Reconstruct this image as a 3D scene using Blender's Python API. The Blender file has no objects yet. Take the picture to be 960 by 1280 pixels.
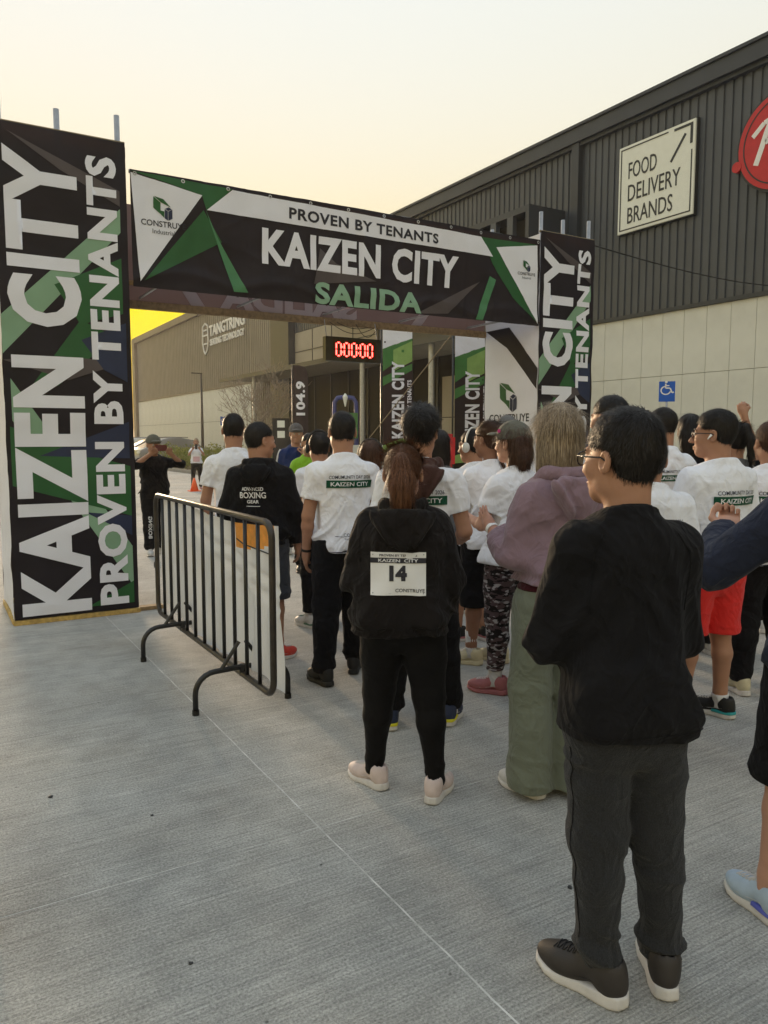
import bpy, bmesh, math, random
import numpy as np
from mathutils import Vector, Matrix, noise as mnoise
random.seed(7)
R = math.radians
scene = bpy.context.scene
COL = scene.collection

# ---------------------------------------------------------------- camera, sky, sun, exposure
cam_d = bpy.data.cameras.new('camera'); cam = bpy.data.objects.new('camera', cam_d); COL.objects.link(cam)
cam_d.sensor_fit = 'VERTICAL'; cam_d.sensor_height = 36; cam_d.lens = 27.0
cam_d.clip_start = 0.05; cam_d.clip_end = 4000
cam.location = (0, 0, 1.6); cam.rotation_euler = (R(90 - 5.474), 0, R(-30.7))
scene.camera = cam

SUN_AZ, SUN_EL = 4.9, 5.8            # heading clockwise from +Y, elevation
world = bpy.data.worlds.new('World'); scene.world = world; world.use_nodes = True
wn = world.node_tree; wn.nodes.clear()
sky = wn.nodes.new('ShaderNodeTexSky'); sky.sky_type = 'NISHITA'; sky.sun_disc = False
sky.sun_elevation = R(SUN_EL); sky.sun_rotation = R(SUN_AZ)
sky.altitude = 1900; sky.air_density = 6.0; sky.dust_density = 3.0; sky.ozone_density = 5.0
bg = wn.nodes.new('ShaderNodeBackground'); bg.inputs['Strength'].default_value = 0.15
wo = wn.nodes.new('ShaderNodeOutputWorld')
gam = wn.nodes.new('ShaderNodeGamma'); gam.inputs[1].default_value = 0.2      # hazy morning: softer contrast over the whole sky
hsv = wn.nodes.new('ShaderNodeHueSaturation'); hsv.inputs['Saturation'].default_value = 1.5
wn.links.new(sky.outputs[0], gam.inputs[0]); wn.links.new(gam.outputs[0], hsv.inputs['Color']); wn.links.new(hsv.outputs[0], bg.inputs[0]); wn.links.new(bg.outputs[0], wo.inputs[0])

sun_d = bpy.data.lights.new('sun', 'SUN'); sun_d.energy = 0.75; sun_d.angle = R(10.0); sun_d.color = (1.0, 0.72, 0.42)
sun = bpy.data.objects.new('sun', sun_d); COL.objects.link(sun)
sdir = Vector((math.sin(R(SUN_AZ)) * math.cos(R(SUN_EL)), math.cos(R(SUN_AZ)) * math.cos(R(SUN_EL)), math.sin(R(SUN_EL))))
sun.rotation_euler = sdir.to_track_quat('Z', 'Y').to_euler(); sun.location = (0, 0, 30)
scene.view_settings.view_transform = 'Standard'; scene.view_settings.look = 'None'
scene.view_settings.exposure = 2.7; scene.view_settings.gamma = 1.0
scene.view_settings.use_white_balance = True; scene.view_settings.white_balance_temperature = 6120; scene.view_settings.white_balance_tint = 12

# ---------------------------------------------------------------- helpers: tagging, meshes
def tag(o, label=None, cat=None, group=None, kind=None):
    if label: o['label'] = label
    if cat: o['category'] = cat
    if group: o['group'] = group
    if kind: o['kind'] = kind
    return o

def thing(name, label, cat, loc=(0, 0, 0), rz=0.0, group=None):
    o = bpy.data.objects.new(name, None); COL.objects.link(o)
    o.location = loc; o.rotation_euler = (0, 0, rz); o.empty_display_size = 0.1
    return tag(o, label, cat, group)

class MB:
    def __init__(s): s.v = []; s.f = []
    def add(s, v, f):
        n = len(s.v); s.v += [tuple(p) for p in v]; s.f += [tuple(i + n for i in q) for q in f]; return s
    def box(s, x0, x1, y0, y1, z0, z1, bev=0.0):
        if bev <= 0:
            v = [(x0,y0,z0),(x1,y0,z0),(x1,y1,z0),(x0,y1,z0),(x0,y0,z1),(x1,y0,z1),(x1,y1,z1),(x0,y1,z1)]
            return s.add(v, [(3,2,1,0),(4,5,6,7),(0,1,5,4),(1,2,6,5),(2,3,7,6),(3,0,4,7)])
        bm = bmesh.new(); bmesh.ops.create_cube(bm, size=1)
        for p in bm.verts: p.co = Vector(((x0+x1)/2+p.co.x*(x1-x0), (y0+y1)/2+p.co.y*(y1-y0), (z0+z1)/2+p.co.z*(z1-z0)))
        bmesh.ops.bevel(bm, geom=bm.edges[:], offset=bev, segments=2, affect='EDGES')
        s.bm(bm); return s
    def bm(s, bm, M=None):
        if M is not None: bm.transform(M)
        bm.verts.ensure_lookup_table()
        for i, p in enumerate(bm.verts): p.index = i
        s.add([p.co[:] for p in bm.verts], [[q.index for q in f.verts] for f in bm.faces]); bm.free(); return s
    def tube(s, pts, r, n=8, cap=True, flat=None):
        pts = [Vector(p) for p in pts]; rs = r if isinstance(r, (list, tuple)) else [r]*len(pts)
        up = Vector((0, 0, 1)); rings = []; prev = None
        for i, p in enumerate(pts):
            d = (pts[min(i+1, len(pts)-1)] - pts[max(i-1, 0)]).normalized()
            a = prev if prev is not None else (up if abs(d.z) < .95 else Vector((1, 0, 0)))
            x = (a - d*a.dot(d)).normalized(); y = d.cross(x); prev = x
            rings.append([p + x*math.cos(2*math.pi*k/n)*rs[i]*(flat or 1) + y*math.sin(2*math.pi*k/n)*rs[i] for k in range(n)])
        v = [q for rg in rings for q in rg]; f = []
        for i in range(len(pts)-1):
            for k in range(n):
                k2 = (k+1) % n; f.append((i*n+k, i*n+k2, (i+1)*n+k2, (i+1)*n+k))
        if cap: f.append(tuple(range(n-1, -1, -1))); f.append(tuple((len(pts)-1)*n+k for k in range(n)))
        return s.add(v, f)
    def prism(s, poly, M, d):        # 2D polygon extruded by d along local z, placed by M
        n = len(poly)
        v = [M @ Vector((x, y, 0)) for x, y in poly] + [M @ Vector((x, y, d)) for x, y in poly]
        return s.add(v, [tuple(range(n-1, -1, -1)), tuple(range(n, 2*n))] + [(k, (k+1) % n, n+(k+1) % n, n+k) for k in range(n)])
    def mesh(s, name, mat=None, smooth=False, off=(0,0,0)):
        me = bpy.data.meshes.new(name)
        me.from_pydata([(p[0]-off[0], p[1]-off[1], p[2]-off[2]) for p in s.v], [], s.f); me.validate(); me.update()
        if mat: me.materials.append(mat)
        if smooth: me.polygons.foreach_set('use_smooth', [True]*len(me.polygons))
        return me
    def build(s, name, mat, parent=None, smooth=False, world=True, label=None, auto=None):
        off = (0, 0, 0)
        if parent is not None and world:
            off = Vector((0, 0, 0)); p = parent
            while p is not None: off = off + p.location; p = p.parent
        me = s.mesh(name, mat, smooth, off)
        o = bpy.data.objects.new(name, me); COL.objects.link(o); o.parent = parent
        if auto:
            me.polygons.foreach_set('use_smooth', [True]*len(me.polygons)); me.set_sharp_from_angle(angle=R(auto))
        if label: o['label'] = label
        return o

def one(name, mb, mat, label, cat, loc=(0,0,0), group=None, kind=None, smooth=False):
    me = mb.mesh(name, mat, smooth, loc); o = bpy.data.objects.new(name, me); COL.objects.link(o); o.location = loc
    return tag(o, label, cat, group, kind)
def struct(name, mb, mat, smooth=False):
    o = mb.build(name, mat, None, smooth); o['kind'] = 'structure'; return o
def clone(o, parent=None, name=None):
    c = o.copy(); COL.objects.link(c); c.parent = parent
    for ch in list(o.children): clone(ch, c)
    return c

# ---------------------------------------------------------------- helpers: materials
def mat(name, col, rough=.7, metal=0, var=.12, vs=6.0, bump=0.0, bs=60.0, col2=None, sheen=0, transl=0, tcol=None, emit=0, spec=.4, coat=0, weave=0, dirt=0, wrinkle=0):
    m = bpy.data.materials.new(name); m.use_nodes = True; nt = m.node_tree; N = nt.nodes; L = nt.links
    b = N['Principled BSDF']; b.inputs['Roughness'].default_value = rough; b.inputs['Metallic'].default_value = metal
    b.inputs['Specular IOR Level'].default_value = spec
    b.inputs['Sheen Weight'].default_value = sheen; b.inputs['Coat Weight'].default_value = coat
    tc = N.new('ShaderNodeTexCoord'); nz = N.new('ShaderNodeTexNoise'); nz.inputs['Scale'].default_value = vs; nz.inputs['Detail'].default_value = 5
    L.new(tc.outputs['Object'], nz.inputs['Vector'])
    mx = N.new('ShaderNodeMix'); mx.data_type = 'RGBA'
    c = Vector(col); c2 = Vector(col2) if col2 else c*(1+var)
    c1 = c if col2 else c*(1-var)
    mx.inputs[6].default_value = (*c1, 1); mx.inputs[7].default_value = (*[min(x, 1) for x in c2], 1)
    mr = N.new('ShaderNodeMapRange'); mr.inputs[1].default_value = .3; mr.inputs[2].default_value = .7
    L.new(nz.outputs[0], mr.inputs[0]); L.new(mr.outputs[0], mx.inputs[0])
    out = mx.outputs[2]
    if dirt:
        n2 = N.new('ShaderNodeTexNoise'); n2.inputs['Scale'].default_value = 1.3; n2.inputs['Detail'].default_value = 9; n2.inputs['Roughness'].default_value = .7
        L.new(tc.outputs['Object'], n2.inputs['Vector'])
        r2 = N.new('ShaderNodeMapRange'); r2.inputs[1].default_value = .45; r2.inputs[2].default_value = .75; r2.inputs[4].default_value = dirt
        L.new(n2.outputs[0], r2.inputs[0]); m2 = N.new('ShaderNodeMix'); m2.data_type = 'RGBA'; m2.inputs[7].default_value = (.12, .1, .08, 1)
        L.new(out, m2.inputs[6]); L.new(r2.outputs[0], m2.inputs[0]); out = m2.outputs[2]
    L.new(out, b.inputs['Base Color'])
    if bump or weave:
        bp = N.new('ShaderNodeBump'); bp.inputs['Strength'].default_value = bump or weave; bp.inputs['Distance'].default_value = .004
        if weave:
            mp = N.new('ShaderNodeMapping'); mp.inputs['Scale'].default_value = (1, 1, .35); L.new(tc.outputs['Object'], mp.inputs[0])
            n3 = N.new('ShaderNodeTexNoise'); n3.inputs['Scale'].default_value = 420; L.new(mp.outputs[0], n3.inputs[0]); L.new(n3.outputs[0], bp.inputs['Height'])
        else:
            n3 = N.new('ShaderNodeTexNoise'); n3.inputs['Scale'].default_value = bs; n3.inputs['Detail'].default_value = 4
            L.new(tc.outputs['Object'], n3.inputs[0]); L.new(n3.outputs[0], bp.inputs['Height'])
        if wrinkle:
            mq = N.new('ShaderNodeMapping'); mq.inputs['Scale'].default_value = (1, 1, .8); L.new(tc.outputs['Object'], mq.inputs[0]); prev = None
            for sc_, ds, am in ((4.5, 1.6, 1.0), (11, 1.2, .45)):
                nw = N.new('ShaderNodeTexNoise'); nw.inputs['Scale'].default_value = sc_; nw.inputs['Detail'].default_value = 2; nw.inputs['Distortion'].default_value = ds; L.new(mq.outputs[0], nw.inputs[0])
                q1 = N.new('ShaderNodeMath'); q1.operation = 'SUBTRACT'; q1.inputs[1].default_value = .5; L.new(nw.outputs[0], q1.inputs[0])
                q2 = N.new('ShaderNodeMath'); q2.operation = 'ABSOLUTE'; L.new(q1.outputs[0], q2.inputs[0])
                q3 = N.new('ShaderNodeMath'); q3.operation = 'MULTIPLY'; q3.inputs[1].default_value = -am*5; L.new(q2.outputs[0], q3.inputs[0])
                q4 = N.new('ShaderNodeMath'); q4.operation = 'ADD'; L.new(q3.outputs[0], q4.inputs[0])
                if prev: L.new(prev, q4.inputs[1])
                prev = q4.outputs[0]
            b2 = N.new('ShaderNodeBump'); b2.inputs['Strength'].default_value = wrinkle; b2.inputs['Distance'].default_value = .016; L.new(prev, b2.inputs['Height']); L.new(bp.outputs[0], b2.inputs['Normal']); bp = b2
        L.new(bp.outputs[0], b.inputs['Normal'])
    if emit:
        b.inputs['Emission Color'].default_value = (*col, 1); b.inputs['Emission Strength'].default_value = emit
    if transl:
        o = N['Material Output']; t = N.new('ShaderNodeBsdfTranslucent'); ms = N.new('ShaderNodeMixShader'); ms.inputs[0].default_value = transl
        if tcol: t.inputs[0].default_value = (*tcol, 1)
        else: L.new(out, t.inputs[0])
        L.new(b.outputs[0], ms.inputs[1]); L.new(t.outputs[0], ms.inputs[2]); L.new(ms.outputs[0], o.inputs[0])
    return m

M = {}
M['fab_dark'] = mat('vinyl_black', (.016, .0135, .019), .5, var=.25, vs=3, bump=.3, bs=14, transl=.02, tcol=(.30, .13, .05), spec=.22)
M['fab_white'] = mat('vinyl_white', (.84, .86, .95), .5, var=.04, vs=3, bump=.3, bs=14, transl=.15, tcol=(.6, .45, .35))
M['fab_green'] = mat('vinyl_green', (.025, .115, .035), .5, var=.12, vs=3, transl=.15)
M['fab_lgreen'] = mat('vinyl_pale_green', (.25, .42, .28), .5, var=.08, vs=3, transl=.15)
M['fab_navy'] = mat('vinyl_navy', (.02, .03, .075), .5, var=.15, vs=3, transl=.1)
M['fab_grey'] = mat('vinyl_warm_grey', (.09, .075, .08), .5, var=.15, vs=3, transl=.15)
M['ink'] = mat('dark_ink', (.02, .02, .03), .6)
M['fab_reverse'] = mat('vinyl_reverse', (.13, .105, .125), .6, var=.08, vs=4, bump=.3, bs=12, transl=.04, tcol=(.5, .3, .22))
M['fab_reverse_light'] = mat('vinyl_reverse_pale', (.42, .34, .35), .6, var=.05, transl=.04, tcol=(.6, .4, .3))
M['wood'] = mat('raw_timber', (.30, .2, .10), .8, var=.3, vs=25, bump=.4, bs=90, dirt=.4)
M['wood_yellow'] = mat('yellow_timber', (.50, .34, .10), .75, var=.3, vs=30, bump=.4, bs=70, dirt=.6)
M['galv'] = mat('galvanised_steel', (.42, .43, .45), .45, .7, var=.15, vs=15)
M['black_metal'] = mat('black_painted_steel', (.012, .012, .013), .38, 0, var=.3, vs=20, spec=.5)
M['worn_metal'] = mat('worn_black_steel', (.03, .028, .026), .35, .3, var=.3, vs=9, col2=(.075, .06, .045))
M['clad'] = mat('grey_steel_cladding', (.058, .066, .082), .42, 0, var=.10, vs=1.2, spec=.5)
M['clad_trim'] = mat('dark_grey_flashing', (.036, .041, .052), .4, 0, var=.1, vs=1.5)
M['clad_hazed'] = mat('hazed_steel_cladding', (.17, .155, .135), .5, 0, var=.10, vs=1.2)  # grey cladding with warm haze and low sun put into its colour
M['clad_hazed_trim'] = mat('hazed_flashing', (.15, .125, .10), .5, 0, var=.1, vs=1.5)  # flashing of the far unit, same haze painted into the base colour
M['panel_w'] = mat('cream_insulated_panel', (.64, .64, .585), .6, 0, var=.05, vs=.9, bump=.05, bs=4, dirt=.12)
M['panel_b'] = mat('beige_panel', (.36, .32, .25), .6, 0, var=.06, vs=.9)
M['dark'] = mat('dark_recess', (.012, .011, .011), .6)
M['glass'] = mat('dark_glass', (.010, .010, .010), .35, 0, spec=.05, var=.1)
M['sign_white'] = mat('sign_cream', (.76, .78, .72), .45, var=.03)
M['sign_ink'] = mat('sign_charcoal', (.03, .032, .035), .5)
M['red'] = mat('sign_red', (.48, .02, .025), .4, var=.08)
M['white'] = mat('white_paint', (.78, .78, .78), .5, var=.03)
M['blue_sign'] = mat('parking_blue', (.01, .1, .5), .4, var=.05)
M['asphalt'] = mat('kerb_concrete', (.26, .25, .23), .9, var=.15, vs=8, bump=.5)
M['pole'] = mat('dark_bronze_pole', (.05, .045, .04), .5, .2)
M['cone'] = mat('orange_plastic', (.85, .12, .02), .5, var=.05)
M['rope'] = mat('rope', (.2, .16, .1), .9)
M['blackrub'] = mat('black_plastic', (.012, .012, .012), .5)

def concrete_mat():
    m = bpy.data.materials.new('brushed_concrete'); m.use_nodes = True; nt = m.node_tree; N = nt.nodes; L = nt.links
    b = N['Principled BSDF']; b.inputs['Roughness'].default_value = .88; b.inputs['Specular IOR Level'].default_value = .25
    g = N.new('ShaderNodeNewGeometry')
    def nz(scale, detail=4, sc=(1,1,1), rot=0, rough=.55):
        mp = N.new('ShaderNodeMapping'); mp.inputs['Scale'].default_value = sc; mp.inputs['Rotation'].default_value = (0, 0, rot)
        n = N.new('ShaderNodeTexNoise'); n.inputs['Scale'].default_value = scale; n.inputs['Detail'].default_value = detail; n.inputs['Roughness'].default_value = rough
        L.new(g.outputs['Position'], mp.inputs[0]); L.new(mp.outputs[0], n.inputs[0]); return n.outputs[0]
    def rng(x, a, b_, c, d):
        r = N.new('ShaderNodeMapRange'); r.inputs[1].default_value = a; r.inputs[2].default_value = b_; r.inputs[3].default_value = c; r.inputs[4].default_value = d
        L.new(x, r.inputs[0]); return r.outputs[0]
    def mul(a, b_, op='MULTIPLY'):
        x = N.new('ShaderNodeMath'); x.operation = op
        for i, q in enumerate((a, b_)):
            if isinstance(q, (int, float)): x.inputs[i].default_value = q
            else: L.new(q, x.inputs[i])
        return x.outputs[0]
    big = rng(nz(.8, 7, rough=.68), .3, .7, .74, 1.16)
    mid = rng(nz(5, 6, rough=.7), .3, .7, .85, 1.15)
    fine = rng(nz(110, 4, rough=.75), .3, .7, .52, 1.5)
    broom = nz(60, 3, (.035, 2.2, 1), R(3)); broom2 = nz(75, 3, (.06, 1.6, 1), R(-9)); cross = nz(48, 3, (2.0, .06, 1), R(14))
    mask = rng(nz(.8, 3), .45, .62, 0, 1)
    bl = rng(broom, .3, .7, .76, 1.24)
    v = mul(mul(mul(big, mid), fine), bl)
    oi = N.new('ShaderNodeObjectInfo'); v = mul(v, rng(oi.outputs['Random'], 0, 1, .94, 1.05))
    # dark pits
    vo = N.new('ShaderNodeTexVoronoi'); vo.inputs['Scale'].default_value = 9; L.new(g.outputs['Position'], vo.inputs['Vector'])
    pit = rng(vo.outputs['Distance'], .035, .07, .25, 1); 
    sel = rng(nz(3.0, 3), .55, .6, 0, 1)
    pitm = N.new('ShaderNodeMix'); pitm.inputs[2].default_value = 1; L.new(sel, pitm.inputs[0]); L.new(pit, pitm.inputs[3])
    v = mul(v, pitm.outputs[0])
    c = N.new('ShaderNodeMix'); c.data_type = 'RGBA'; c.inputs[6].default_value = (.395, .395, .375, 1); c.inputs[7].default_value = (.45, .43, .385, 1)
    L.new(rng(nz(.7, 3), .4, .65, 0, 1), c.inputs[0])
    vm = N.new('ShaderNodeVectorMath'); vm.operation = 'SCALE'; L.new(c.outputs[2], vm.inputs[0]); L.new(v, vm.inputs[3])
    L.new(vm.outputs[0], b.inputs['Base Color'])
    h = mul(mul(broom, mul(broom2, .8), 'ADD'), mul(cross, mul(mask, 1.1)), 'ADD')
    h = mul(h, mul(nz(220, 2), .5), 'ADD'); h = mul(h, mul(pitm.outputs[0], .5), 'ADD')
    bp = N.new('ShaderNodeBump'); bp.inputs['Strength'].default_value = .85; bp.inputs['Distance'].default_value = .006
    L.new(h, bp.inputs['Height']); L.new(bp.outputs[0], b.inputs['Normal'])
    return m
M['concrete'] = concrete_mat()
M['joint'] = mat('pale_joint_filler', (.58, .57, .54), .9, var=.3, vs=14)

# ---------------------------------------------------------------- helpers: lettering
_font = {}
def text2d(s, bold=0.0, fit=None, align='L', space=1.0):
    """2D lettering as (verts, faces), scaled to the width/height box `fit`"""
    key = (s, bold, space)
    if key not in _font:
        cu = bpy.data.curves.new('lettering', 'FONT'); cu.body = s; cu.size = 1; cu.offset = bold; cu.resolution_u = 3; cu.space_character = space
        ob = bpy.data.objects.new('lettering', cu); COL.objects.link(ob)
        dg = bpy.context.evaluated_depsgraph_get(); me = bpy.data.meshes.new_from_object(ob.evaluated_get(dg))
        v = np.array([p.co[:2] for p in me.vertices]); f = [tuple(p.vertices) for p in me.polygons]
        bpy.data.objects.remove(ob); bpy.data.curves.remove(cu); bpy.data.meshes.remove(me)
        v = v - v.min(0); _font[key] = (v, f)
    v, f = _font[key]
    if fit:
        w, h = v.max(0)
        sx = fit[0]/w if fit[0] else fit[1]/h
        sy = fit[1]/h if fit[1] else sx
        v = v*[sx, sy]
    return v, f

def quadmap(v, P):
    """map 2D box (its own bbox) onto four corner points BL, BR, TR, TL bilinearly (2D)"""
    v = v/v.max(0); P = np.array(P, float); a = v[:, :1]; b = v[:, 1:2]
    return P[0]*(1-a)*(1-b) + P[1]*a*(1-b) + P[2]*a*b + P[3]*(1-a)*b

def sliced(v, f, step):
    """cut flat 2D faces along a grid so that they can follow a curved surface"""
    bm = bmesh.new(); vs = [bm.verts.new((p[0], p[1], 0)) for p in v]
    for q in f:
        try: bm.faces.new([vs[i] for i in q])
        except ValueError: pass
    for ax in (0, 1):
        lo = min(p[ax] for p in v); hi = max(p[ax] for p in v); t = math.floor(lo/step)*step + step
        while t < hi:
            co = [0, 0, 0]; co[ax] = t; no = [0, 0, 0]; no[ax] = 1
            bmesh.ops.bisect_plane(bm, geom=bm.verts[:]+bm.edges[:]+bm.faces[:], dist=1e-6, plane_co=co, plane_no=no); t += step
    bm.verts.ensure_lookup_table()
    for i, p in enumerate(bm.verts): p.index = i
    V = np.array([p.co[:2] for p in bm.verts]); F = [[q.index for q in g.verts] for g in bm.faces]; bm.free(); return V, F

def poly2d(P): return np.array(P, float), [tuple(range(len(P)))]
def circle2d(cx, cy, r, n=28, ry=None): return np.array([(cx+math.cos(2*math.pi*k/n)*r, cy+math.sin(2*math.pi*k/n)*(ry or r)) for k in range(n)]), [tuple(range(n))]
def ring2d(cx, cy, r0, r1, a0=0, a1=360, n=24):
    v = []; f = []
    for k in range(n+1):
        a = R(a0+(a1-a0)*k/n); v += [(cx+math.cos(a)*r0, cy+math.sin(a)*r0), (cx+math.cos(a)*r1, cy+math.sin(a)*r1)]
        if k: f.append((2*k-2, 2*k-1, 2*k+1, 2*k))
    return np.array(v), f
def stroke2d(pts, w):
    v = []; f = []
    for i in range(len(pts)-1):
        a = np.array(pts[i], float); b = np.array(pts[i+1], float); d = (b-a)/np.linalg.norm(b-a); n = np.array([-d[1], d[0]])*w/2
        k = len(v); v += [a-n, b-n, b+n, a+n]; f.append((k, k+1, k+2, k+3))
    return np.array(v), f
def join2d(*L):
    v = []; f = []
    for a, b in L: f += [tuple(i+len(v) for i in q) for q in b]; v += [tuple(p) for p in a]
    return np.array(v), f
def mv(vf, dx=0, dy=0, s=1): return vf[0]*s + [dx, dy], vf[1]

# a sheet of cloth: origin O, axes U and V, normal Nn, wave function
class Sheet:
    cr = 0
    def __init__(s, O, U, V, Nn, amp=.012, seed=0.0, fx=1.0, fy=3.0):
        s.O = Vector(O); s.U = Vector(U); s.V = Vector(V); s.N = Vector(Nn); s.amp = amp; s.seed = seed; s.fx = fx; s.fy = fy
    def d(s, u, v):
        a = mnoise.noise(Vector((u*s.fx + s.seed, v*s.fy, s.seed)))
        b = mnoise.noise(Vector((u*s.fx*3.1 + v*2, v*s.fy*2.3, s.seed+9)))
        c = 1-abs(mnoise.noise(Vector((u*2.2+v*1.4, v*3-u*1.1, s.seed+4))))*5
        e = 0
        if s.cr:
            q = (u+.03*mnoise.noise(Vector((v*1.5, u*.5, 2)))) % s.cr - s.cr/2; e = .006*math.exp(-(q/.018)**2)-.010*(.5-abs(q)/s.cr)
            e += .012*max(0, v*0+math.exp(-((v-.06-.10*abs(math.sin(u*3.3)))/.05)**2))
        return s.amp*(a*1.4 + b*.5 + max(c, 0)*.3)+e
    def at(s, u, v, lift=0): return s.O + s.U*u + s.V*v + s.N*(s.d(u, v)+lift)
    def grid(s, u0, u1, v0, v1, step=.05):
        nu = max(2, int((u1-u0)/step)); nv = max(2, int((v1-v0)/step)); m = MB()
        m.v = [tuple(s.at(u0+(u1-u0)*i/nu, v0+(v1-v0)*j/nv)) for j in range(nv+1) for i in range(nu+1)]
        m.f = [(j*(nu+1)+i, j*(nu+1)+i+1, (j+1)*(nu+1)+i+1, (j+1)*(nu+1)+i) for j in range(nv) for i in range(nu)]
        return m
    def print(s, vf, lift, step=.05):
        V, F = sliced(*vf, step); m = MB(); m.v = [tuple(s.at(u, v, lift)) for u, v in V]; m.f = [tuple(q) for q in F]; return m

# pixel rays of the 960x1280 photograph, used to measure positions on known planes
_P = math.atan(92/960); _Y = R(30.7)
def ray(x, y):
    a = (x-480)/960; b = -(y-640)/960
    fw = math.cos(_P)+b*math.sin(_P); up = -math.sin(_P)+b*math.cos(_P)
    return (fw*math.sin(_Y)+a*math.cos(_Y), fw*math.cos(_Y)-a*math.sin(_Y), up)
def onY(x, y, k): d = ray(x, y); t = k/d[1]; return (d[0]*t, d[2]*t+1.6)       # -> X, Z
def onX(x, y, k): d = ray(x, y); t = k/d[0]; return (d[1]*t, d[2]*t+1.6)       # -> Y, Z
def fwd(px, depth):   # world x,y for a column px at forward depth
    s = (px-480)/960*depth
    return (depth*math.sin(_Y)+s*math.cos(_Y), depth*math.cos(_Y)-s*math.sin(_Y))

# ---------------------------------------------------------------- setting: ground
g = MB().box(-300, 400, -60, 1500, -.5, -.02)
ground = struct('ground', g, M['concrete'])
XS = [-10.1, -6.3, -2.5, 1.32, 5.1, 8.9]; YS = [-6.3, -1.8, 2.75, 7.3, 11.8, 16.3, 20.8, 25.3, 29.8, 34.3]
G = .004
slab_me = None
def slab_edge(n, a, b, y0, amp): return [(a+(b-a)*k/n, y0 + amp*mnoise.noise(Vector((a*3+k*1.7, y0*5, 1)))) for k in range(n+1)]
for i in range(len(XS)-1):
    for j in range(len(YS)-1):
        x0, x1, y0, y1 = XS[i], XS[i+1], YS[j], YS[j+1]
        near = (j in (1, 2) and i in (2, 3, 4)) or (i in (2, 3) and j < 4)
        n = 40 if near else 6; amp = .004 if near else .001
        P = [(p, q+G) for p, q in slab_edge(n, x0+G, x1-G, y0, amp)]
        P += [(q-G, p) for p, q in slab_edge(n, y0+G, y1-G, x1, amp)][1:]
        P += [(p, q-G) for p, q in reversed(slab_edge(n, x0+G, x1-G, y1, amp))][1:]
        P += [(q+G, p) for p, q in reversed(slab_edge(n, y0+G, y1-G, x0, amp))][1:-1]
        m = MB().prism(P, Matrix.Translation((0, 0, -.019)), .019)
        m.build('concrete_slab', M['concrete'], ground)
jm = MB()
for x in XS: jm.box(x-.009, x+.009, YS[0], YS[-1], -.02, -.0015)
for y in YS: jm.box(XS[0], XS[-1], y-.006, y+.006, -.0205, -.0018)
jm.build('joint_filler', M['joint'], ground)

# ---------------------------------------------------------------- warehouse row on the right
FX = 16.6
wh = thing('warehouse', 'long dark grey ribbed warehouse with cream lower panels on the right', 'warehouse', (FX, 0, 0))
def ribs(y0, y1, z0, z1, x=FX, p=.24, d=.035):
    m = MB(); pr = []
    n = int(round((y1-y0)/p)); p = (y1-y0)/n
    for k in range(n):
        y = y0+k*p
        pr += [(y, 0), (y+p*.62, 0), (y+p*.68, d), (y+p*.94, d), (y+p, 0)]
    v = []; f = []
    for y, o in pr: v += [(x+o, y, z0), (x+o, y, z1)]      # grooves set back
    for k in range(len(pr)-1): f.append((2*k, 2*k+1, 2*k+3, 2*k+2))
    return m.add(v, f)
HZ = 4.94; TZ = 10.02
wall = MB().box(FX+.09, FX+40, -14, 17.0, 0, 10.0).box(FX+.6, FX+40, 17.0, 42.7, 0, 10.0).build('wall', M['dark'], wh)
y = -12.0; k = 0
while y < 16.7:
    y1 = min(y+2.4, 16.78)
    ribs(y, y1-.001, HZ, TZ).build('cladding_panel', M['clad'], wh); y = y1
    if y1 >= 16.78: break
y = 17.1
while y < 42.6:
    y1 = min(y+3.2, 42.7); ribs(y, y1-.001, 7.0, TZ).build('cladding_panel', M['clad'], wh); y = y1
MB().box(FX-.16, FX+.1, 16.79, 17.07, HZ, TZ+.02).build('pilaster', M['clad_trim'], wh)
MB().box(FX-.22, FX+.5, -14, 42.7, 10.03, 10.42).box(FX-.28, FX+.5, -14, 42.7, 10.425, 10.50).box(FX-.12, FX+.1, -14, 42.7, 9.93, 10.025).build('roof_edge', M['clad_trim'], wh)
MB().box(FX-.07, FX+.09, -14, 16.78, HZ-.10, HZ-.003).build('drip_flashing', M['clad_trim'], wh)
# cream insulated panels in two courses
PW = .66
pan_hi = MB().box(0, .08, .004, PW-.004, 3.225, HZ-.105, .004).mesh('wall_panel', M['panel_w'])
pan_lo = MB().box(0, .08, .004, PW-.004, .2, 3.215, .004).mesh('wall_panel', M['panel_w'])
yy = -8.0
while yy < 16.6:
    for me in (pan_hi, pan_lo):
        o = bpy.data.objects.new('wall_panel', me); COL.objects.link(o); o.parent = wh; o.location = (0, yy, 0)
    yy += PW
MB().box(FX-.03, FX+.09, -10, 17.0, 0, .19).build('plinth', M['asphalt'], wh)
# entrance bay between pilaster and the far unit
m = MB().box(FX+.02, FX+.5, 28.6, 37.0, 4.9, 6.98); m.build('upper_panel', M['panel_b'], wh)
for yj in (30.7, 32.8, 34.9):
    MB().box(FX-.005, FX+.03, yj-.02, yj+.02, 4.9, 6.98).build('panel_joint', M['clad_trim'], wh)
MB().box(FX-.005, FX+.03, 28.6, 37.0, 5.98, 6.02).build('panel_joint', M['clad_trim'], wh)
MB().box(FX+.1, FX+.5, 17.1, 28.6, 4.9, 6.98).build('setback_panel', M['clad_trim'], wh)  # dark panel set back above the glazing
MB().box(FX-.35, FX+.5, 37.0, 39.4, 0, 9.0).build('portal_wall', M['clad_trim'], wh)
for k in range(11):
    yk = 39.55+k*.29; MB().box(FX-.3, FX-.12, yk, yk+.09, 0, 8.5).build('louvre_slat', M['panel_b'], wh)
MB().box(FX-.34, FX-.1, 39.4, 42.7, 8.5, 8.75).build('louvre_head', M['clad_trim'], wh)
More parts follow.
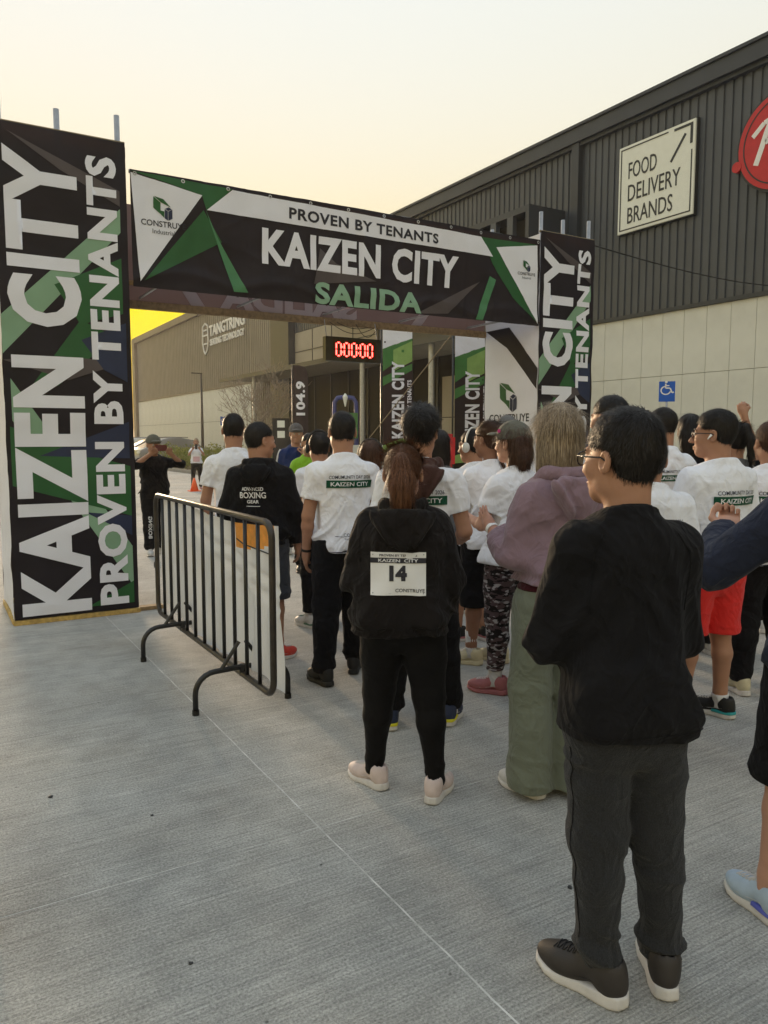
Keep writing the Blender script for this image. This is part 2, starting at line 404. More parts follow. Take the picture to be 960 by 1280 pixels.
glz = MB().box(FX+.3, FX+.32, 17.1, 37.0, .1, 4.86).build('glazing', M['glass'], wh)
for yk in np.arange(17.2, 37, 1.8):
    MB().box(FX+.24, FX+.34, yk-.04, yk+.04, .1, 4.86).build('mullion', M['clad_trim'], wh)
for (a, b) in ((21.9, 22.9), (23.2, 24.0)):
    MB().box(FX+.2, FX+.24, a, b, 2.4, 3.9).box(FX+.2, FX+.24, a, b, .9, 2.37).build('inset_panel', M['panel_b'], wh)  # beige panels set just in front of the glazing
for i in range(9):
    MB().box(13.98, FX+.3, 17.5+i*2.6, 20.08+i*2.6, 4.70, 4.78).build('canopy_panel', M['panel_b'], wh)
MB().box(13.9, 13.975, 17.4, 41.0, 4.62, 4.82).build('canopy_edge', M['clad_trim'], wh)
for yk in (20.9, 25.5, 31, 36.6):
    MB().tube([(14.2, yk, 0), (14.2, yk, 4.69)], .1, 12).build('column', M['galv'], wh, smooth=False)
# dark slotted portal box high on the wall
pb = MB().box(15.2, FX-.01, 17.45, 19.6, 7.25, 7.36).box(15.2, FX-.01, 17.45, 32, 8.12, 8.3).box(15.2, FX-.01, 17.45, 17.6, 7.36, 8.12)
pb.box(15.2, FX-.01, 19.6, 32, 7.25, 7.36)
pb.build('portal_box', M['clad_trim'], wh)
for k in range(18):
    yk = 18.15+k*.78; MB().box(15.19, 15.35, yk, yk+.26, 7.36, 8.12).build('portal_post', M['clad'], wh)
MB().box(15.7, 15.75, 17.6, 32, 7.36, 8.12).build('portal_backing', M['dark'], wh)

# far unit of the same front, its taupe colour standing in for haze
w2 = thing('warehouse', 'ribbed warehouse unit, haze painted into its taupe colour, with a shield logo and pale lower wall, behind the hedge', 'warehouse', (FX, 42.7, 0))
MB().box(FX+.09, FX+40, 42.75, 72, 0, 10.0).build('wall', M['dark'], w2)
y = 42.75
while y < 71.2:
    y1 = min(y+3.6, 71.2); ribs(y, y1-.001, HZ, TZ, p=.4, d=.04).build('cladding_panel', M['clad_hazed'], w2); y = y1
    if y1 >= 71.2: break
MB().box(FX-.22, FX+.5, 42.71, 72, 10.03, 10.5).build('roof_edge', M['clad_hazed_trim'], w2)
MB().box(FX-.25, FX+40, 71.2, 72.2, 0, 10.45).build('end_column', M['clad_hazed_trim'], w2)
MB().box(FX-.05, FX+.09, 42.75, 71.2, HZ-.12, HZ-.003).build('drip_flashing', M['clad_hazed_trim'], w2)
ph = MB().box(0, .08, .01, 1.29, 2.72, HZ-.125, .006).mesh('wall_panel', M['panel_w'])
pl = MB().box(0, .08, .01, 1.29, 0, 2.70, .006).mesh('wall_panel', M['panel_w'])
yy = .05
while yy < 28.3:
    for me in (ph, pl):
        o = bpy.data.objects.new('wall_panel', me); COL.objects.link(o); o.parent = w2; o.location = (0, yy, 0)
    yy += 1.3

def onwall(vf, y_left, z0, x, d=.03):
    """flat lettering fixed to the facade, read from the street (u runs towards -Y)"""
    V, F = vf; m = MB(); n = len(V)
    m.v = [(x, y_left-u, z0+v) for u, v in V] + [(x+d, y_left-u, z0+v) for u, v in V]
    m.f = [tuple(q) for q in F]
    from collections import Counter
    e = Counter()
    for q in F:
        for i in range(len(q)): e[(q[i], q[(i+1) % len(q)])] += 1
    for (a, b) in list(e):
        if (b, a) not in e: m.f.append((b, a, a+n, b+n))
    return m
# signs
s1 = thing('wall_sign', 'square cream sign with thin black outline and arrow reading FOOD DELIVERY BRANDS', 'sign', (FX-.12, 14.05, 7.1))
MB().box(FX-.14, FX+.01, 12.88, 15.28, 7.10, 9.36, .01).build('sign_board', M['sign_white'], s1)
MB().box(FX-.10, FX+.0, 12.86, 15.30, 7.08, 9.38).build('sign_rim', M['sign_ink'], s1)
X0 = FX-.150
t = join2d(mv(text2d('FOOD', .002, (.92, .42)), .34, 1.38), mv(text2d('DELIVERY', .002, (1.66, .42)), .34, .80), mv(text2d('BRANDS', .002, (1.45, .42)), .34, .22))
onwall(t, 15.28, 7.10, X0, .008).build('lettering', M['sign_ink'], s1)
t = join2d(poly2d([(.07,.07),(2.33,.07),(2.33,.10),(.07,.10)]), poly2d([(.07,.10),(.10,.10),(.10,2.19),(.07,2.19)]), poly2d([(.10,2.16),(1.6,2.16),(1.6,2.19),(.10,2.19)]),
           poly2d([(2.30,.10),(2.33,.10),(2.33,1.55),(2.30,1.55)]), poly2d([(1.78,2.13),(2.33,2.13),(2.33,2.19),(1.78,2.19)]), poly2d([(2.26,1.70),(2.33,1.70),(2.33,2.13),(2.26,2.13)]),
           stroke2d([(1.7, 1.42), (2.12, 1.98)], .065))
onwall(t, 15.28, 7.10, X0, .008).build('outline', M['sign_ink'], s1)
s2 = thing('wall_sign', 'big round red sign with dark rim and white brush lettering cut by the photo edge', 'sign', (FX-.12, 10.5, 8.2))
onwall(circle2d(0, 0, 1.13, 48, 1.12), 10.62, 8.17, FX-.10, .1).build('sign_rim', M['sign_ink'], s2)
onwall(circle2d(0, 0, 1.07, 48, 1.06), 10.62, 8.17, FX-.13, .1).build('sign_ring', M['red'], s2)
onwall(ring2d(0, 0, .92, .95, 0, 360, 48), 10.62, 8.17, FX-.137, .006).build('sign_line', M['sign_ink'], s2)
onwall(circle2d(-1.1, -.32, .12, 20), 10.62, 8.17, FX-.14, .1).build('sign_knob', M['red'], s2)
pth = [(-.62, -.42), (-.50, -.1), (-.38, .25), (-.30, .42)]
t = join2d(stroke2d(pth, .13), stroke2d([(-.72, .22), (-.45, .45), (-.1, .55), (.1, .4), (-.05, .15), (-.4, .02)], .11), stroke2d([(-.2, -.4), (-.08, -.02)], .1), stroke2d([(.1, -.4), (.2, .0), (.35, -.3), (.6, -.05)], .09))
onwall(t, 10.62, 8.17, FX-.139, .006).build('lettering', M['white'], s2)
s3 = thing('wall_sign', 'pale shield logo and TANGTRING SEATING TECHNOLOGY letters on haze-tinted cladding', 'sign', (FX-.1, 48, 7.6))
onwall(text2d('TANGTRING', .02, (6.6, .72)), 50.6, 8.32, FX-.08, .06).build('lettering', M['white'], s3)
onwall(text2d('SEATING TECHNOLOGY', .02, (6.4, .42)), 50.5, 7.72, FX-.08, .06).build('lettering', M['white'], s3)
sh = [(0, .45), (.08, 1.5), (.6, 1.7), (1.1, 1.5), (1.2, .45), (.95, -.1), (.6, -.35), (.25, -.1), (0, .45)]
onwall(join2d(stroke2d(sh, .1), stroke2d([(.1, .9), (1.1, .9)], .09), stroke2d([(.3, 1.25), (.9, 1.25)], .09), stroke2d([(.3, .35), (.9, .35)], .09)), 52.1, 7.6, FX-.08, .06).build('shield_logo', M['white'], s3)

# ---------------------------------------------------------------- sponsor arch
Y0, Y1 = 7.17, 8.22
def logo(u, v, w):
    """folded-cube emblem above the word CONSTRUYE and a smaller word; returns green, dark and text outlines"""
    s = w
    a = join2d(poly2d([(-.22, .46), (-.22, .22), (-.06, .12), (-.06, .35)]), poly2d([(-.21, .47), (.0, .43), (.17, .27), (-.05, .355)]), poly2d([(-.21, .205), (-.06, .105), (.02, .03), (.02, .17)]))
    d = join2d(poly2d([(.03, .02), (.03, .22), (.10, .18), (.10, -.02)]), poly2d([(.11, -.02), (.11, .18), (.20, .23), (.20, .03)]), poly2d([(.04, .23), (.105, .19), (.19, .235), (.12, .27)]))
    t = mv(text2d('CONSTRUYE', .012, (1.0, .13)), -.5, -.18); t2 = mv(text2d('Industrial', 0, (.5, .10)), -.25, -.34)
    return [(mv((x[0]*s, x[1]), u, v)) for x in (a, d, t, t2)]

def corner_post(x, y, z1, par): MB().tube([(x, y, .02), (x, y, z1)], .024, 10).build('post', M['galv'], par, smooth=True)

def tower(x0, x1, top, label, back=True, seed=0.):
    w = x1-x0
    t = thing('banner_tower', label, 'banner tower', (x0, Y0, 0))
    S = Sheet((x0, Y0, 0), (1, 0, 0), (0, 0, 1), (0, -1, 0), .012, seed)
    b = .045
    S.grid(0, w, b, top).build('front_banner', M['fab_dark'], t, smooth=True)
    k = w/1.04; h = top/4.17
    def pr(name, vf, mt, lift):
        if name == 'print' and len(vf[1]) > 1:
            for q in vf[1]: pr(name, (vf[0][list(q)], [tuple(range(len(q)))]), mt, lift)
            return
        v = vf[0]*[k, h]; S.print((v, vf[1]), lift).build(name, mt, t, smooth=True)
    # diagonal colour fields, (u, z) in metres on the banner
    pr('print', join2d(poly2d([(.0,2.62),(.98,3.60),(.98,3.40),(.0,2.30)]), poly2d([(.05,2.1),(.05,1.75),(1.0,.25),(1.0,.62)])), M['fab_lgreen'], .003)
    pr('print', join2d(poly2d([(.42,2.9),(.98,3.18),(.98,2.7),(.62,2.58)]), poly2d([(.18,2.0),(.62,2.62),(.9,2.5),(.42,2.05)]), poly2d([(.03,1.7),(.03,1.2),(1.0,.9),(1.0,1.35),(.5,1.5)]), poly2d([(.6,.0+.1),(1.0,.1),(1.0,.3)])), M['fab_green'], .0045)
    pr('print', join2d(poly2d([(.62,2.45),(1.0,2.62),(1.0,2.1),(.8,2.2)]), poly2d([(.25,1.45),(1.0,1.75),(1.0,1.42)]), poly2d([(.6,.95),(1.0,.9),(1.0,.72)])), M['fab_navy'], .006)
    pr('print', join2d(poly2d([(.1,4.1),(.98,3.75),(.98,3.62),(.5,3.85)]), poly2d([(.0,2.25),(.5,2.1),(1.0,2.28),(.4,2.3)])), M['fab_grey'], .0052)
    def vert(s, u0, u1, z0, z1, bold):
        v, f = text2d(s, bold, (z1-z0, u1-u0), space=1.08)
        return np.stack([u1 - v[:, 1], z0 + v[:, 0]], 1), f
    pr('lettering', vert('KAIZEN CITY', .055, .635, .07, 3.99, .04), M['fab_white'], .0085)
    pr('lettering', vert('PROVEN BY TENANTS', .70, .955, .10, 4.02, .04), M['fab_white'], .0085)
    # sides and back
    S2 = Sheet((x0, Y1, 0), (0, -1, 0), (0, 0, 1), (-1, 0, 0), .012, seed+3); S3 = Sheet((x1, Y0, 0), (0, 1, 0), (0, 0, 1), (1, 0, 0), .01, seed+5)
    S4 = Sheet((x1, Y1, 0), (-1, 0, 0), (0, 0, 1), (0, 1, 0), .012, seed+7)
    D = Y1-Y0
    if back:
        S2.grid(.01, D-.01, b, top-.03, .08).build('side_banner', M['fab_white'], t, smooth=True)
    else:
        S2.grid(.01, D-.01, b, top-.03, .05).build('side_banner', M['fab_white'], t, smooth=True)
        g_, d_, t_, i_ = logo(.5, 1.95, .78)
        for vf, mt in ((g_, M['fab_green']), (d_, M['fab_navy']), (t_, M['ink']), (i_, M['sign_ink'])): S2.print(vf, .004).build('logo', mt, t, smooth=True)
        S2.print(join2d(poly2d([(.02, 3.0), (.5, 3.0), (1.03, 2.45), (1.03, 2.2), (.45, 2.75)])), .004).build('print', M['fab_dark'], t)
    S3.grid(.01, D-.01, b, top-.03, .08).build('side_banner', M['fab_dark'], t, smooth=True)
    S4.grid(0, w, b, top, .08).build('back_banner', M['fab_dark'], t, smooth=True)
    for x in (x0+.05, x1-.05):
        for yq in (Y0+.06, Y1-.06): corner_post(x, yq, top+.24, t)
    corner_post((x0+x1)/2-.02, Y0+.08, top+.2, t)
    for (a, c, d, e) in ((x0-.01, x1+.01, Y0-.02, Y0+.03), (x0-.01, x1+.01, Y1-.03, Y1+.02)):
        MB().box(a, c, d, e, 0, .04, .003).build('base_board', M['wood_yellow'], t)
    for a in (x0-.015, x1-.03): MB().box(a, a+.045, Y0+.031, Y1-.031, .0, .038, .003).build('base_board', M['wood_yellow'], t)
    for yq in (Y0+.02, Y1-.03): MB().tube([(x0, yq, top+.0), (x1, yq, top+.0)], .016, 8).build('top_rail', M['rope'], t)
    return t, S
tA, SA = tower(.58, 1.62, 4.17, 'left black banner tower reading KAIZEN CITY in big white upright letters', True, 2.)
tB, SB = tower(6.44, 7.33, 4.07, 'right black banner tower reading KAIZEN CITY, white logo banner on its inner side', False, 11.)
MB().box(1.50, 1.86, 7.20, 7.30, 0, .035, .004).build('base_plank', M['wood'], tA)

ar = thing('banner_arch', 'black start banner reading PROVEN BY TENANTS KAIZEN CITY SALIDA across the arch', 'banner', (1.65, Y0, 2.95))
xa, xb = 1.655, 6.425; W = xb-xa; zb, zt = 2.95, 3.96
SF = Sheet((xa, Y0, zb), (1, 0, 0), (0, 0, 1), (0, -1, 0), .014, 21., 1.6, 1.8)
SF.cr = .43
SF.grid(0, W, 0, zt-zb, .022).build('front_banner', M['fab_dark'], ar, smooth=True)
def Q(*pts):
    r = []
    for x, y in pts:
        X, Z = onY(x, y, Y0); r.append((min(max(X-xa, .004), W-.004), min(max(Z-zb, .004), zt-zb-.004)))
    return r
def pr(name, vf, mt, lift):
    if name == 'print' and len(vf[1]) > 1:
        for q in vf[1]: pr(name, (vf[0][list(q)], [tuple(range(len(q)))]), mt, lift)
        return
    SF.print(vf, lift*1.25, .035).build(name, mt, ar, smooth=True)
pr('print', join2d(poly2d(Q((163,213),(290,237),(258,264),(252,245))), poly2d(Q((254,263),(180,351),(277,303))), poly2d(Q((601,296),(669,306),(671,320),(671,404),(640,372),(616,330)))), M['fab_green'], .003)
pr('print', join2d(poly2d(Q((257,263),(273,300),(310,366),(292,365))), poly2d(Q((594,405),(612,345),(620,350),(603,405)))), mat('vinyl_mid_green', (.06, .2, .09), .5), .0045)
pr('print', join2d(poly2d(Q((392,355),(470,352),(420,330),(400,310))), poly2d(Q((520,392),(600,352),(560,392)))), M['fab_grey'], .0045)
pr('print', join2d(poly2d(Q((161,215),(252,245),(175,352))), poly2d(Q((290,238),(601,296),(616,321),(258,263))), poly2d(Q((620.5,309),(671,307),(671,405)))), M['fab_white'], .006)
def qt(s, bold, corners, sp=1.0):
    v, f = text2d(s, bold, space=sp); return quadmap(v.copy(), Q(*corners)), f
pr('lettering', qt('PROVEN BY TENANTS', .03, ((361,273.5),(547,305.5),(547,293),(361,259)), 1.1), M['ink'], .0085)
pr('lettering', qt('KAIZEN CITY', .04, ((327,330),(571,362),(573,321),(327,284)), 1.08), M['fab_white'], .0085)
pr('lettering', qt('SALIDA', .04, ((393,383),(526,396),(526,367),(393,352)), 1.08), mat('vinyl_sage_lettering', (.22, .38, .27), .5), .0085)
for u, v, w in ((.285, .62, .40), (4.56, .62, .26)):
    g_, d_, t_, i_ = logo(u, v, w)
    for vf, mt in ((g_, M['fab_green']), (d_, M['fab_navy']), (t_, M['ink']), (i_, M['sign_ink'])): pr('logo', vf, mt, .009)
SBk = Sheet((xa, Y1, zb+.04), (1, 0, 0), (0, 0, 1), (0, 1, 0), .012, 31.)
SBk.grid(0, W, 0, zt-zb-.04, .06).build('back_banner', M['fab_reverse'], ar, smooth=True)
v, f = text2d('SALIDA', .05, (1.7, .30)); v = v.copy(); v[:, 0] = 2.85-v[:, 0]
SBk.print((v, [tuple(reversed(q)) for q in f]), -.004).build('lettering', M['fab_reverse_light'], ar)
for P_ in ([(.85, 0), (1.0, 0), (.8, .3), (.65, .3)], [(3.6, 0), (3.75, 0), (4.0, .3), (3.85, .3)]): SBk.print(poly2d(P_), -.004).build('print', M['fab_reverse_light'], ar)
MB().box(xa-.1, xb+.1, Y1-.02, Y1+.06, zb-.02, zb+.055, .004).build('beam', M['wood'], ar)
MB().box(xa-.05, xb+.05, Y0+.035, Y0+.075, zb+.02, zb+.06, .003).build('beam', M['wood'], ar)
for zq in (zt-.01,): MB().tube([(xa, Y0+.03, zq), (xb, Y0+.03, zq)], .018, 8).build('top_rail', M['galv'], ar)
for x in np.linspace(xa+.3, xb-.3, 5):
    MB().tube([(x, Y0+.06, zb+.08), (x, Y1-.03, zb+.08)], .014, 6).build('cross_rail', M['galv'], ar)
    MB().tube([(x, Y0+.045, zb+.06), (x, Y0+.045, zt)], .012, 6).build('frame_upright', M['galv'], ar)
eye = MB()
for x in np.linspace(.04, W-.04, 12):
    V, F = ring2d(x, zt-zb-.035, .009, .018, n=12); eye.add([tuple(SF.at(u, v, .012)) for u, v in V], F)
eye.build('eyelets', M['galv'], ar)

# ---------------------------------------------------------------- race clock hanging under the arch
ck = thing('race_clock', 'black hanging race clock with red digits under the arch', 'clock', (4.4, Y1-.06, 2.50))
cx0, cx1, cz0, cz1 = 4.03, 4.77, 2.50, 2.78; cy = Y1-.12
MB().box(cx0, cx1, cy, cy+.09, cz0, cz1, .006).build('housing', M['black_metal'], ck)
M['led'] = mat('red_led', (1.0, .03, .02), .4, emit=3.2)
M['led_off'] = mat('clock_face', (.03, .004, .004), .3)
MB().box(cx0+.09, cx1-.07, cy-.004, cy-.001, cz0+.035, cz1-.035).build('face', M['led_off'], ck)
def digit0(x, z, w, h, t):
    L = [stroke2d([(x+t, z+h), (x+w-t, z+h)], t), stroke2d([(x+t, z), (x+w-t, z)], t), stroke2d([(x, z+.008), (x, z+h/2-.008)], t), stroke2d([(x, z+h/2+.008), (x, z+h-.008)], t),
         stroke2d([(x+w, z+.008), (x+w, z+h/2-.008)], t), stroke2d([(x+w, z+h/2+.008), (x+w, z+h-.008)], t)]
    return join2d(*L)
dx = [.13, .235, .335, .45, .55]
for q in dx:
    V, F = digit0(cx0+q, cz0+.062, .062, .15, .016); MB().add([(x, cy-.0065, z) for x, z in V], F).build('digit', M['led'], ck)
V, F = join2d(circle2d(cx0+.214, cz0+.105, .009, 10), circle2d(cx0+.214, cz0+.165, .009, 10), circle2d(cx0+.424, cz0+.105, .009, 10), circle2d(cx0+.424, cz0+.165, .009, 10))
MB().add([(x, cy-.0065, z) for x, z in V], F).build('colon_dots', M['led'], ck)
for x in (cx0+.03, cx1-.03): MB().tube([(x, cy+.05, cz1), (x, cy+.1, zb+.03)], .005, 6).build('chain', M['galv'], ck)
cbl = MB()
for a, b, sg in ((4.1, 4.7, .10), (4.2, 4.62, .04), (4.45, 4.75, .13)):
    cbl.tube([(a+(b-a)*k/10, cy+.05, zb+.0-sg*math.sin(math.pi*k/10)-.03*k/10) for k in range(11)], .004, 5)
cbl.build('cable', M['blackrub'], ck)
# guy ropes
one('guy_rope', MB().tube([(5.95, 8.25, 2.97), (7.6, 15.5, .3)], .008, 6), M['rope'], 'thin pale guy rope running down from the arch beam', 'rope', (5.95, 8.25, 2.97))
rp = [(7.3+ (16.5-7.3)*k/24, 7.2+(7.4-7.2)*k/24, 4.02-.0*k + .9*(k/24) - .5*math.sin(math.pi*k/24)) for k in range(25)]
one('overhead_cable', MB().tube(rp, .008, 6), M['blackrub'], 'thin twisted cable from the right tower towards the warehouse', 'cable', rp[0])
one('guy_rope', MB().tube([(.56, 8.2, 1.2), (.40, 8.5, .02)], .006, 6), M['blackrub'], 'black guy rope at the foot of the left tower', 'rope', (.4, 8.5, 0))

# ---------------------------------------------------------------- crowd barrier with a draped banner
bx = 1.56
br = thing('crowd_barrier', 'black steel crowd barrier draped with a white banner', 'barrier', (bx, 5.0, 0))
ya, yb, z0, z1, rc = 3.80, 6.22, .2, 1.15, .09
def arc(cy_, cz_, a0, a1, r=rc, n=6): return [(bx, cy_+r*math.cos(R(a0+(a1-a0)*k/n)), cz_+r*math.sin(R(a0+(a1-a0)*k/n))) for k in range(n+1)]
loop = arc(yb-rc, z1-rc, 0, 90)+arc(ya+rc, z1-rc, 90, 180)+arc(ya+rc, z0+rc, 180, 270)+arc(yb-rc, z0+rc, 270, 360); loop.append(loop[0])
MB().tube(loop, .019, 10, cap=False).build('frame', M['worn_metal'], br, smooth=True)
for k in range(11):
    y = ya+(yb-ya)*(k+1)/12; MB().tube([(bx, y, z0+.012), (bx, y, z1-.012)], .0125, 8).build('bar', M['black_metal'], br, smooth=True)
for y in (4.28, 5.53):
    pts = [(bx-.29, y, .015), (bx-.29, y, .12)]+[(bx-.29+.12*(1-math.cos(R(a))), y, .12+.12*math.sin(R(a))) for a in (15, 30, 45, 60, 75, 90)]+[(bx, y, .245)]
    pts += [(2*bx-p[0], p[1], p[2]) for p in reversed(pts[:-1])]
    lg = MB().tube(pts, .017, 10).build('leg', M['black_metal'], br, smooth=True)
    MB().tube([(bx-.02, y, .40), (bx-.13, y, .25)], .012, 8).tube([(bx+.02, y, .40), (bx+.13, y, .25)], .012, 8).tube([(bx, y, .19), (bx, y, .26)], .02, 8).build('bracket', M['black_metal'], lg)
    for sx in (-1, 1): MB().tube([(bx+sx*.29, y, 0), (bx+sx*.29, y, .03)], .021, 10).build('foot_cap', M['blackrub'], lg)
for z in (.55, .85):
    for y in (yb+.035,): MB().box(bx-.012, bx+.012, y-.016, y+.03, z, z+.05, .003).build('hook', M['black_metal'], br)
# banner cloth hung over the far side
M['bcloth'] = mat('white_vinyl_drape', (.86, .89, .94), .45, var=.03, vs=4, bump=.15, bs=9, transl=.15, tcol=(.62, .5, .4), spec=.5)
M['bcloth_o'] = mat('orange_vinyl_print', (.85, .36, .06), .45, var=.15, vs=22, transl=.3)
def cloth_pt(u, v):   # u 0..1 from near end to far end, v 0..1 bottom to top
    y = ya+.02+(yb-ya+.05)*u; top = z1-.02-.045*math.sin(math.pi*min(1, u*1.4)); bot = .20+.02*math.sin(u*9)+.10*max(0, u-.75)*4*(.6)
    z = bot+(top-bot)*v
    fold = .03*math.sin(y*11+z*1.5)*(.25+.75*(1-v))+.018*mnoise.noise(Vector((y*3, z*3, 4)))
    # swag creases falling from the near top corner
    q = (u*.9+(1-v)*1.6); fold += .022*math.exp(-((q-.62)/.05)**2)+.018*math.exp(-((q-.80)/.06)**2)
    fl = .06*max(0, u-.93)/.07*math.exp(-((v-.35)/.25)**2)
    return (bx+.035+abs(fold)+.01, y+fl, z)
cm = MB(); nu, nv = 90, 46
cm.v = [cloth_pt(i/nu, j/nv) for j in range(nv+1) for i in range(nu+1)]
F1 = []; F2 = []
for j in range(nv):
    for i in range(nu):
        q = (j*(nu+1)+i, j*(nu+1)+i+1, (j+1)*(nu+1)+i+1, (j+1)*(nu+1)+i)
        u, v = i/nu, j/nv
        (F2 if (u < .27 and u > .03 and v > .84-.25*max(0, u-.12)+.7*max(0, .10-u)+.25*max(0, u-.22)) else F1).append(q)
cm.f = F1; drape = thing('draped_banner', 'white vinyl banner with an orange corner draped behind the barrier bars', 'banner', (bx+.04, 5, .2))
cm.build('cloth', M['bcloth'], drape, smooth=True); cm.f = F2; cm.build('cloth_print', M['bcloth_o'], drape, smooth=True)
one('zip_tie', MB().tube([cloth_pt(.03, .82)[:1]+cloth_pt(.03, .82)[1:], (bx+.02, 4.28, .98), (bx+.02, 4.4, 1.0)], .004, 5), M['blackrub'], 'thin black cord tying the draped banner to the barrier', 'cord', (bx, 4.3, .98))

# ---------------------------------------------------------------- planting, cars, lamp, tree, signs, cone, flags
def leaf_mat(n, c, c2):
    m = mat(n, c, .6, col2=c2, var=0, vs=3, transl=.25, spec=.25); return m
M['leaf'] = leaf_mat('hedge_leaf', (.08, .12, .02), (.32, .33, .05)); M['grass'] = leaf_mat('dry_grass', (.09, .09, .03), (.22, .17, .08)); M['bark'] = mat('bare_bark', (.26, .21, .16), .9, var=.3, vs=12)
M['soil'] = mat('dry_soil', (.20, .155, .10), .95, var=.25, vs=3, bump=.6, bs=25)
rng = np.random.default_rng(5)
struct('planting_bed', MB().box(10.52, FX-.1, 27.5, 71, -.05, .06), M['soil'])
m = MB(); y = 27.4
kb = thing('kerb', 'pale concrete kerb along the planting strip in the distance', 'kerb', (10.45, 27.4, 0))
while y < 70: MB().box(10.36, 10.515, y+.008, y+1.49, -.02, .13, .012).build('kerb_stone', M['asphalt'], kb); y += 1.5
def leaves(C, n, r, size, flat=.6):
    """n small bent leaf faces scattered in ellipsoids C = [(centre, radii)]"""
    V = []; F = []
    for k in range(n):
        c, rr = C[rng.integers(len(C))]; u = rng.normal(size=3); u /= np.linalg.norm(u); rad = rng.uniform(.55, 1.05)
        p = np.array(c)+u*rr*rad*(1+.25*mnoise.noise(Vector(tuple(u*2+np.array(c)))))
        if p[2] < .05: continue
        a = rng.normal(size=3); a /= np.linalg.norm(a); b = np.cross(a, rng.normal(size=3)); b /= np.linalg.norm(b)+1e-9; sz = size*rng.uniform(.6, 1.4); i = len(V)
        V += [p-a*sz, p+b*sz*.45, p+a*sz, p-b*sz*.45]; F.append((i, i+1, i+2, i+3))
    m = MB(); m.v = [tuple(x) for x in V]; m.f = F; return m
y = 30.0; hb_ = []
while y < 45: hb_.append(((12.0+rng.uniform(-.3, .3), y, .55), np.array([.75, .62, .62+rng.uniform(-.12, .2)]))); y += rng.uniform(.7, 1.0)
y = 45
while y < 70: hb_.append(((13.6+rng.uniform(-.5, .5), y, .5), np.array([.9, 1.0, .6+rng.uniform(-.1, .25)]))); y += 1.3
o = one('hedge', leaves(hb_, 26000, 1, .055), M['leaf'], 'low yellow green hedge in front of the pale far warehouse wall', 'hedge', (12, 30, 0))
gb = [((10.9+rng.uniform(0, 4.5), yy, .06), np.array([.5, .5, .16])) for yy in np.arange(28, 60, .22)]
o = leaves(gb, 16000, 1, .05).build('dry_grass', M['grass'], None); o['kind'] = 'stuff'

def car(loc, rz, col, label):
    t = thing('parked_car', label, 'car', loc, rz, 'cars parked behind the hedge'); p = mat('car_paint', col, .3, .35, var=.03, coat=.6)
    prof = [(-2.25, .45), (-2.28, .75), (-2.2, .98), (-1.75, 1.08), (-1.15, 1.52), (-.4, 1.66), (.5, 1.64), (1.05, 1.48), (1.95, 1.02), (2.2, .92), (2.3, .62), (2.25, .38), (1.9, .28), (-1.9, .28)]
    def sec(y, sh, top): return [(x*sh, y, .28+(z-.28)*(top if z > 1.1 else 1)) for x, z in prof]
    m = MB(); ys = [(-.90, .93, .60), (-.88, .985, .62), (-.72, 1, .97), (0, 1, 1.0), (.72, 1, .97), (.88, .985, .62), (.90, .93, .60)]; n = len(prof)
    # widen sill, narrow roof
    V = []
    for yk, sh, tp in ys: V += [(x*sh, yk*(1 if z < 1.1 else .82), z if z < 1.1 else 1.05+(z-1.05)*min(1, tp+.35)) for x, z in prof]
    for i in range(len(ys)-1):
        for j in range(n): m.f.append((i*n+j, i*n+(j+1) % n, (i+1)*n+(j+1) % n, (i+1)*n+j))
    m.f += [tuple(range(n-1, -1, -1)), tuple((len(ys)-1)*n+k for k in range(n))]; m.v = V
    m.build('body', p, t, world=False, auto=35)
    for sy in (-1, 1):
        MB().add([(-1.45, sy*.80, 1.10), (1.3, sy*.80, 1.10), (.82, sy*.735, 1.50), (-.9, sy*.735, 1.54)], [(0, 1, 2, 3) if sy < 0 else (3, 2, 1, 0)]).build('side_window', M['glass'], t, world=False)
        for x in (-1.4, 1.4):
            w = MB().tube([(x, sy*.74, .33), (x, sy*.93, .33)], .33, 20).build('wheel', M['blackrub'], t, world=False); MB().tube([(x, sy*.90, .33), (x, sy*.94, .33)], .2, 14).build('rim', M['galv'], w, world=False)
    MB().add([(1.10, -.66, 1.46), (1.10, .66, 1.46), (1.93, .74, 1.04), (1.93, -.74, 1.04)], [(3, 2, 1, 0)]).build('windscreen', M['glass'], t, world=False)
    MB().add([(-1.18, -.66, 1.52), (-1.18, .66, 1.52), (-1.76, .74, 1.10), (-1.76, -.74, 1.10)], [(0, 1, 2, 3)]).build('rear_window', M['glass'], t, world=False)
    for sy in (-1, 1):
        MB().box(2.15, 2.31, sy*.72-.16, sy*.72+.16, .70, .84, .03).build('headlight', M['sign_white'], t, world=False)
        MB().tube([(-.9, sy*.62, 1.66), (.6, sy*.62, 1.68)], .018, 6).build('roof_rail', M['black_metal'], t, world=False)
    return t
car((12.9, 47.5, 0), R(187), (.30, .31, .33), 'silver grey parked car, nearest of the row behind the hedge')
car((13.1, 50.7, 0), R(180), (.05, .055, .06), 'dark parked car in the middle of the row behind the hedge')
car((12.6, 54.2, 0), R(176), (.55, .56, .57), 'white parked car half hidden behind the photographer in the cap')

lp = thing('street_lamp', 'slim dark lamp post standing behind the hedge', 'street lamp', (12.9, 41.0, 0))
MB().tube([(12.9, 41, 0), (12.9, 41, 2.5), (12.9, 41, 5.05)], [.09, .075, .05], 12).build('post', M['pole'], lp, smooth=True)
MB().box(12.35, 12.95, 40.93, 41.07, 5.05, 5.11, .01).build('lamp_head', M['pole'], lp)
MB().box(12.75, 13.05, 40.85, 41.15, 0, .12, .01).build('base', M['asphalt'], lp)

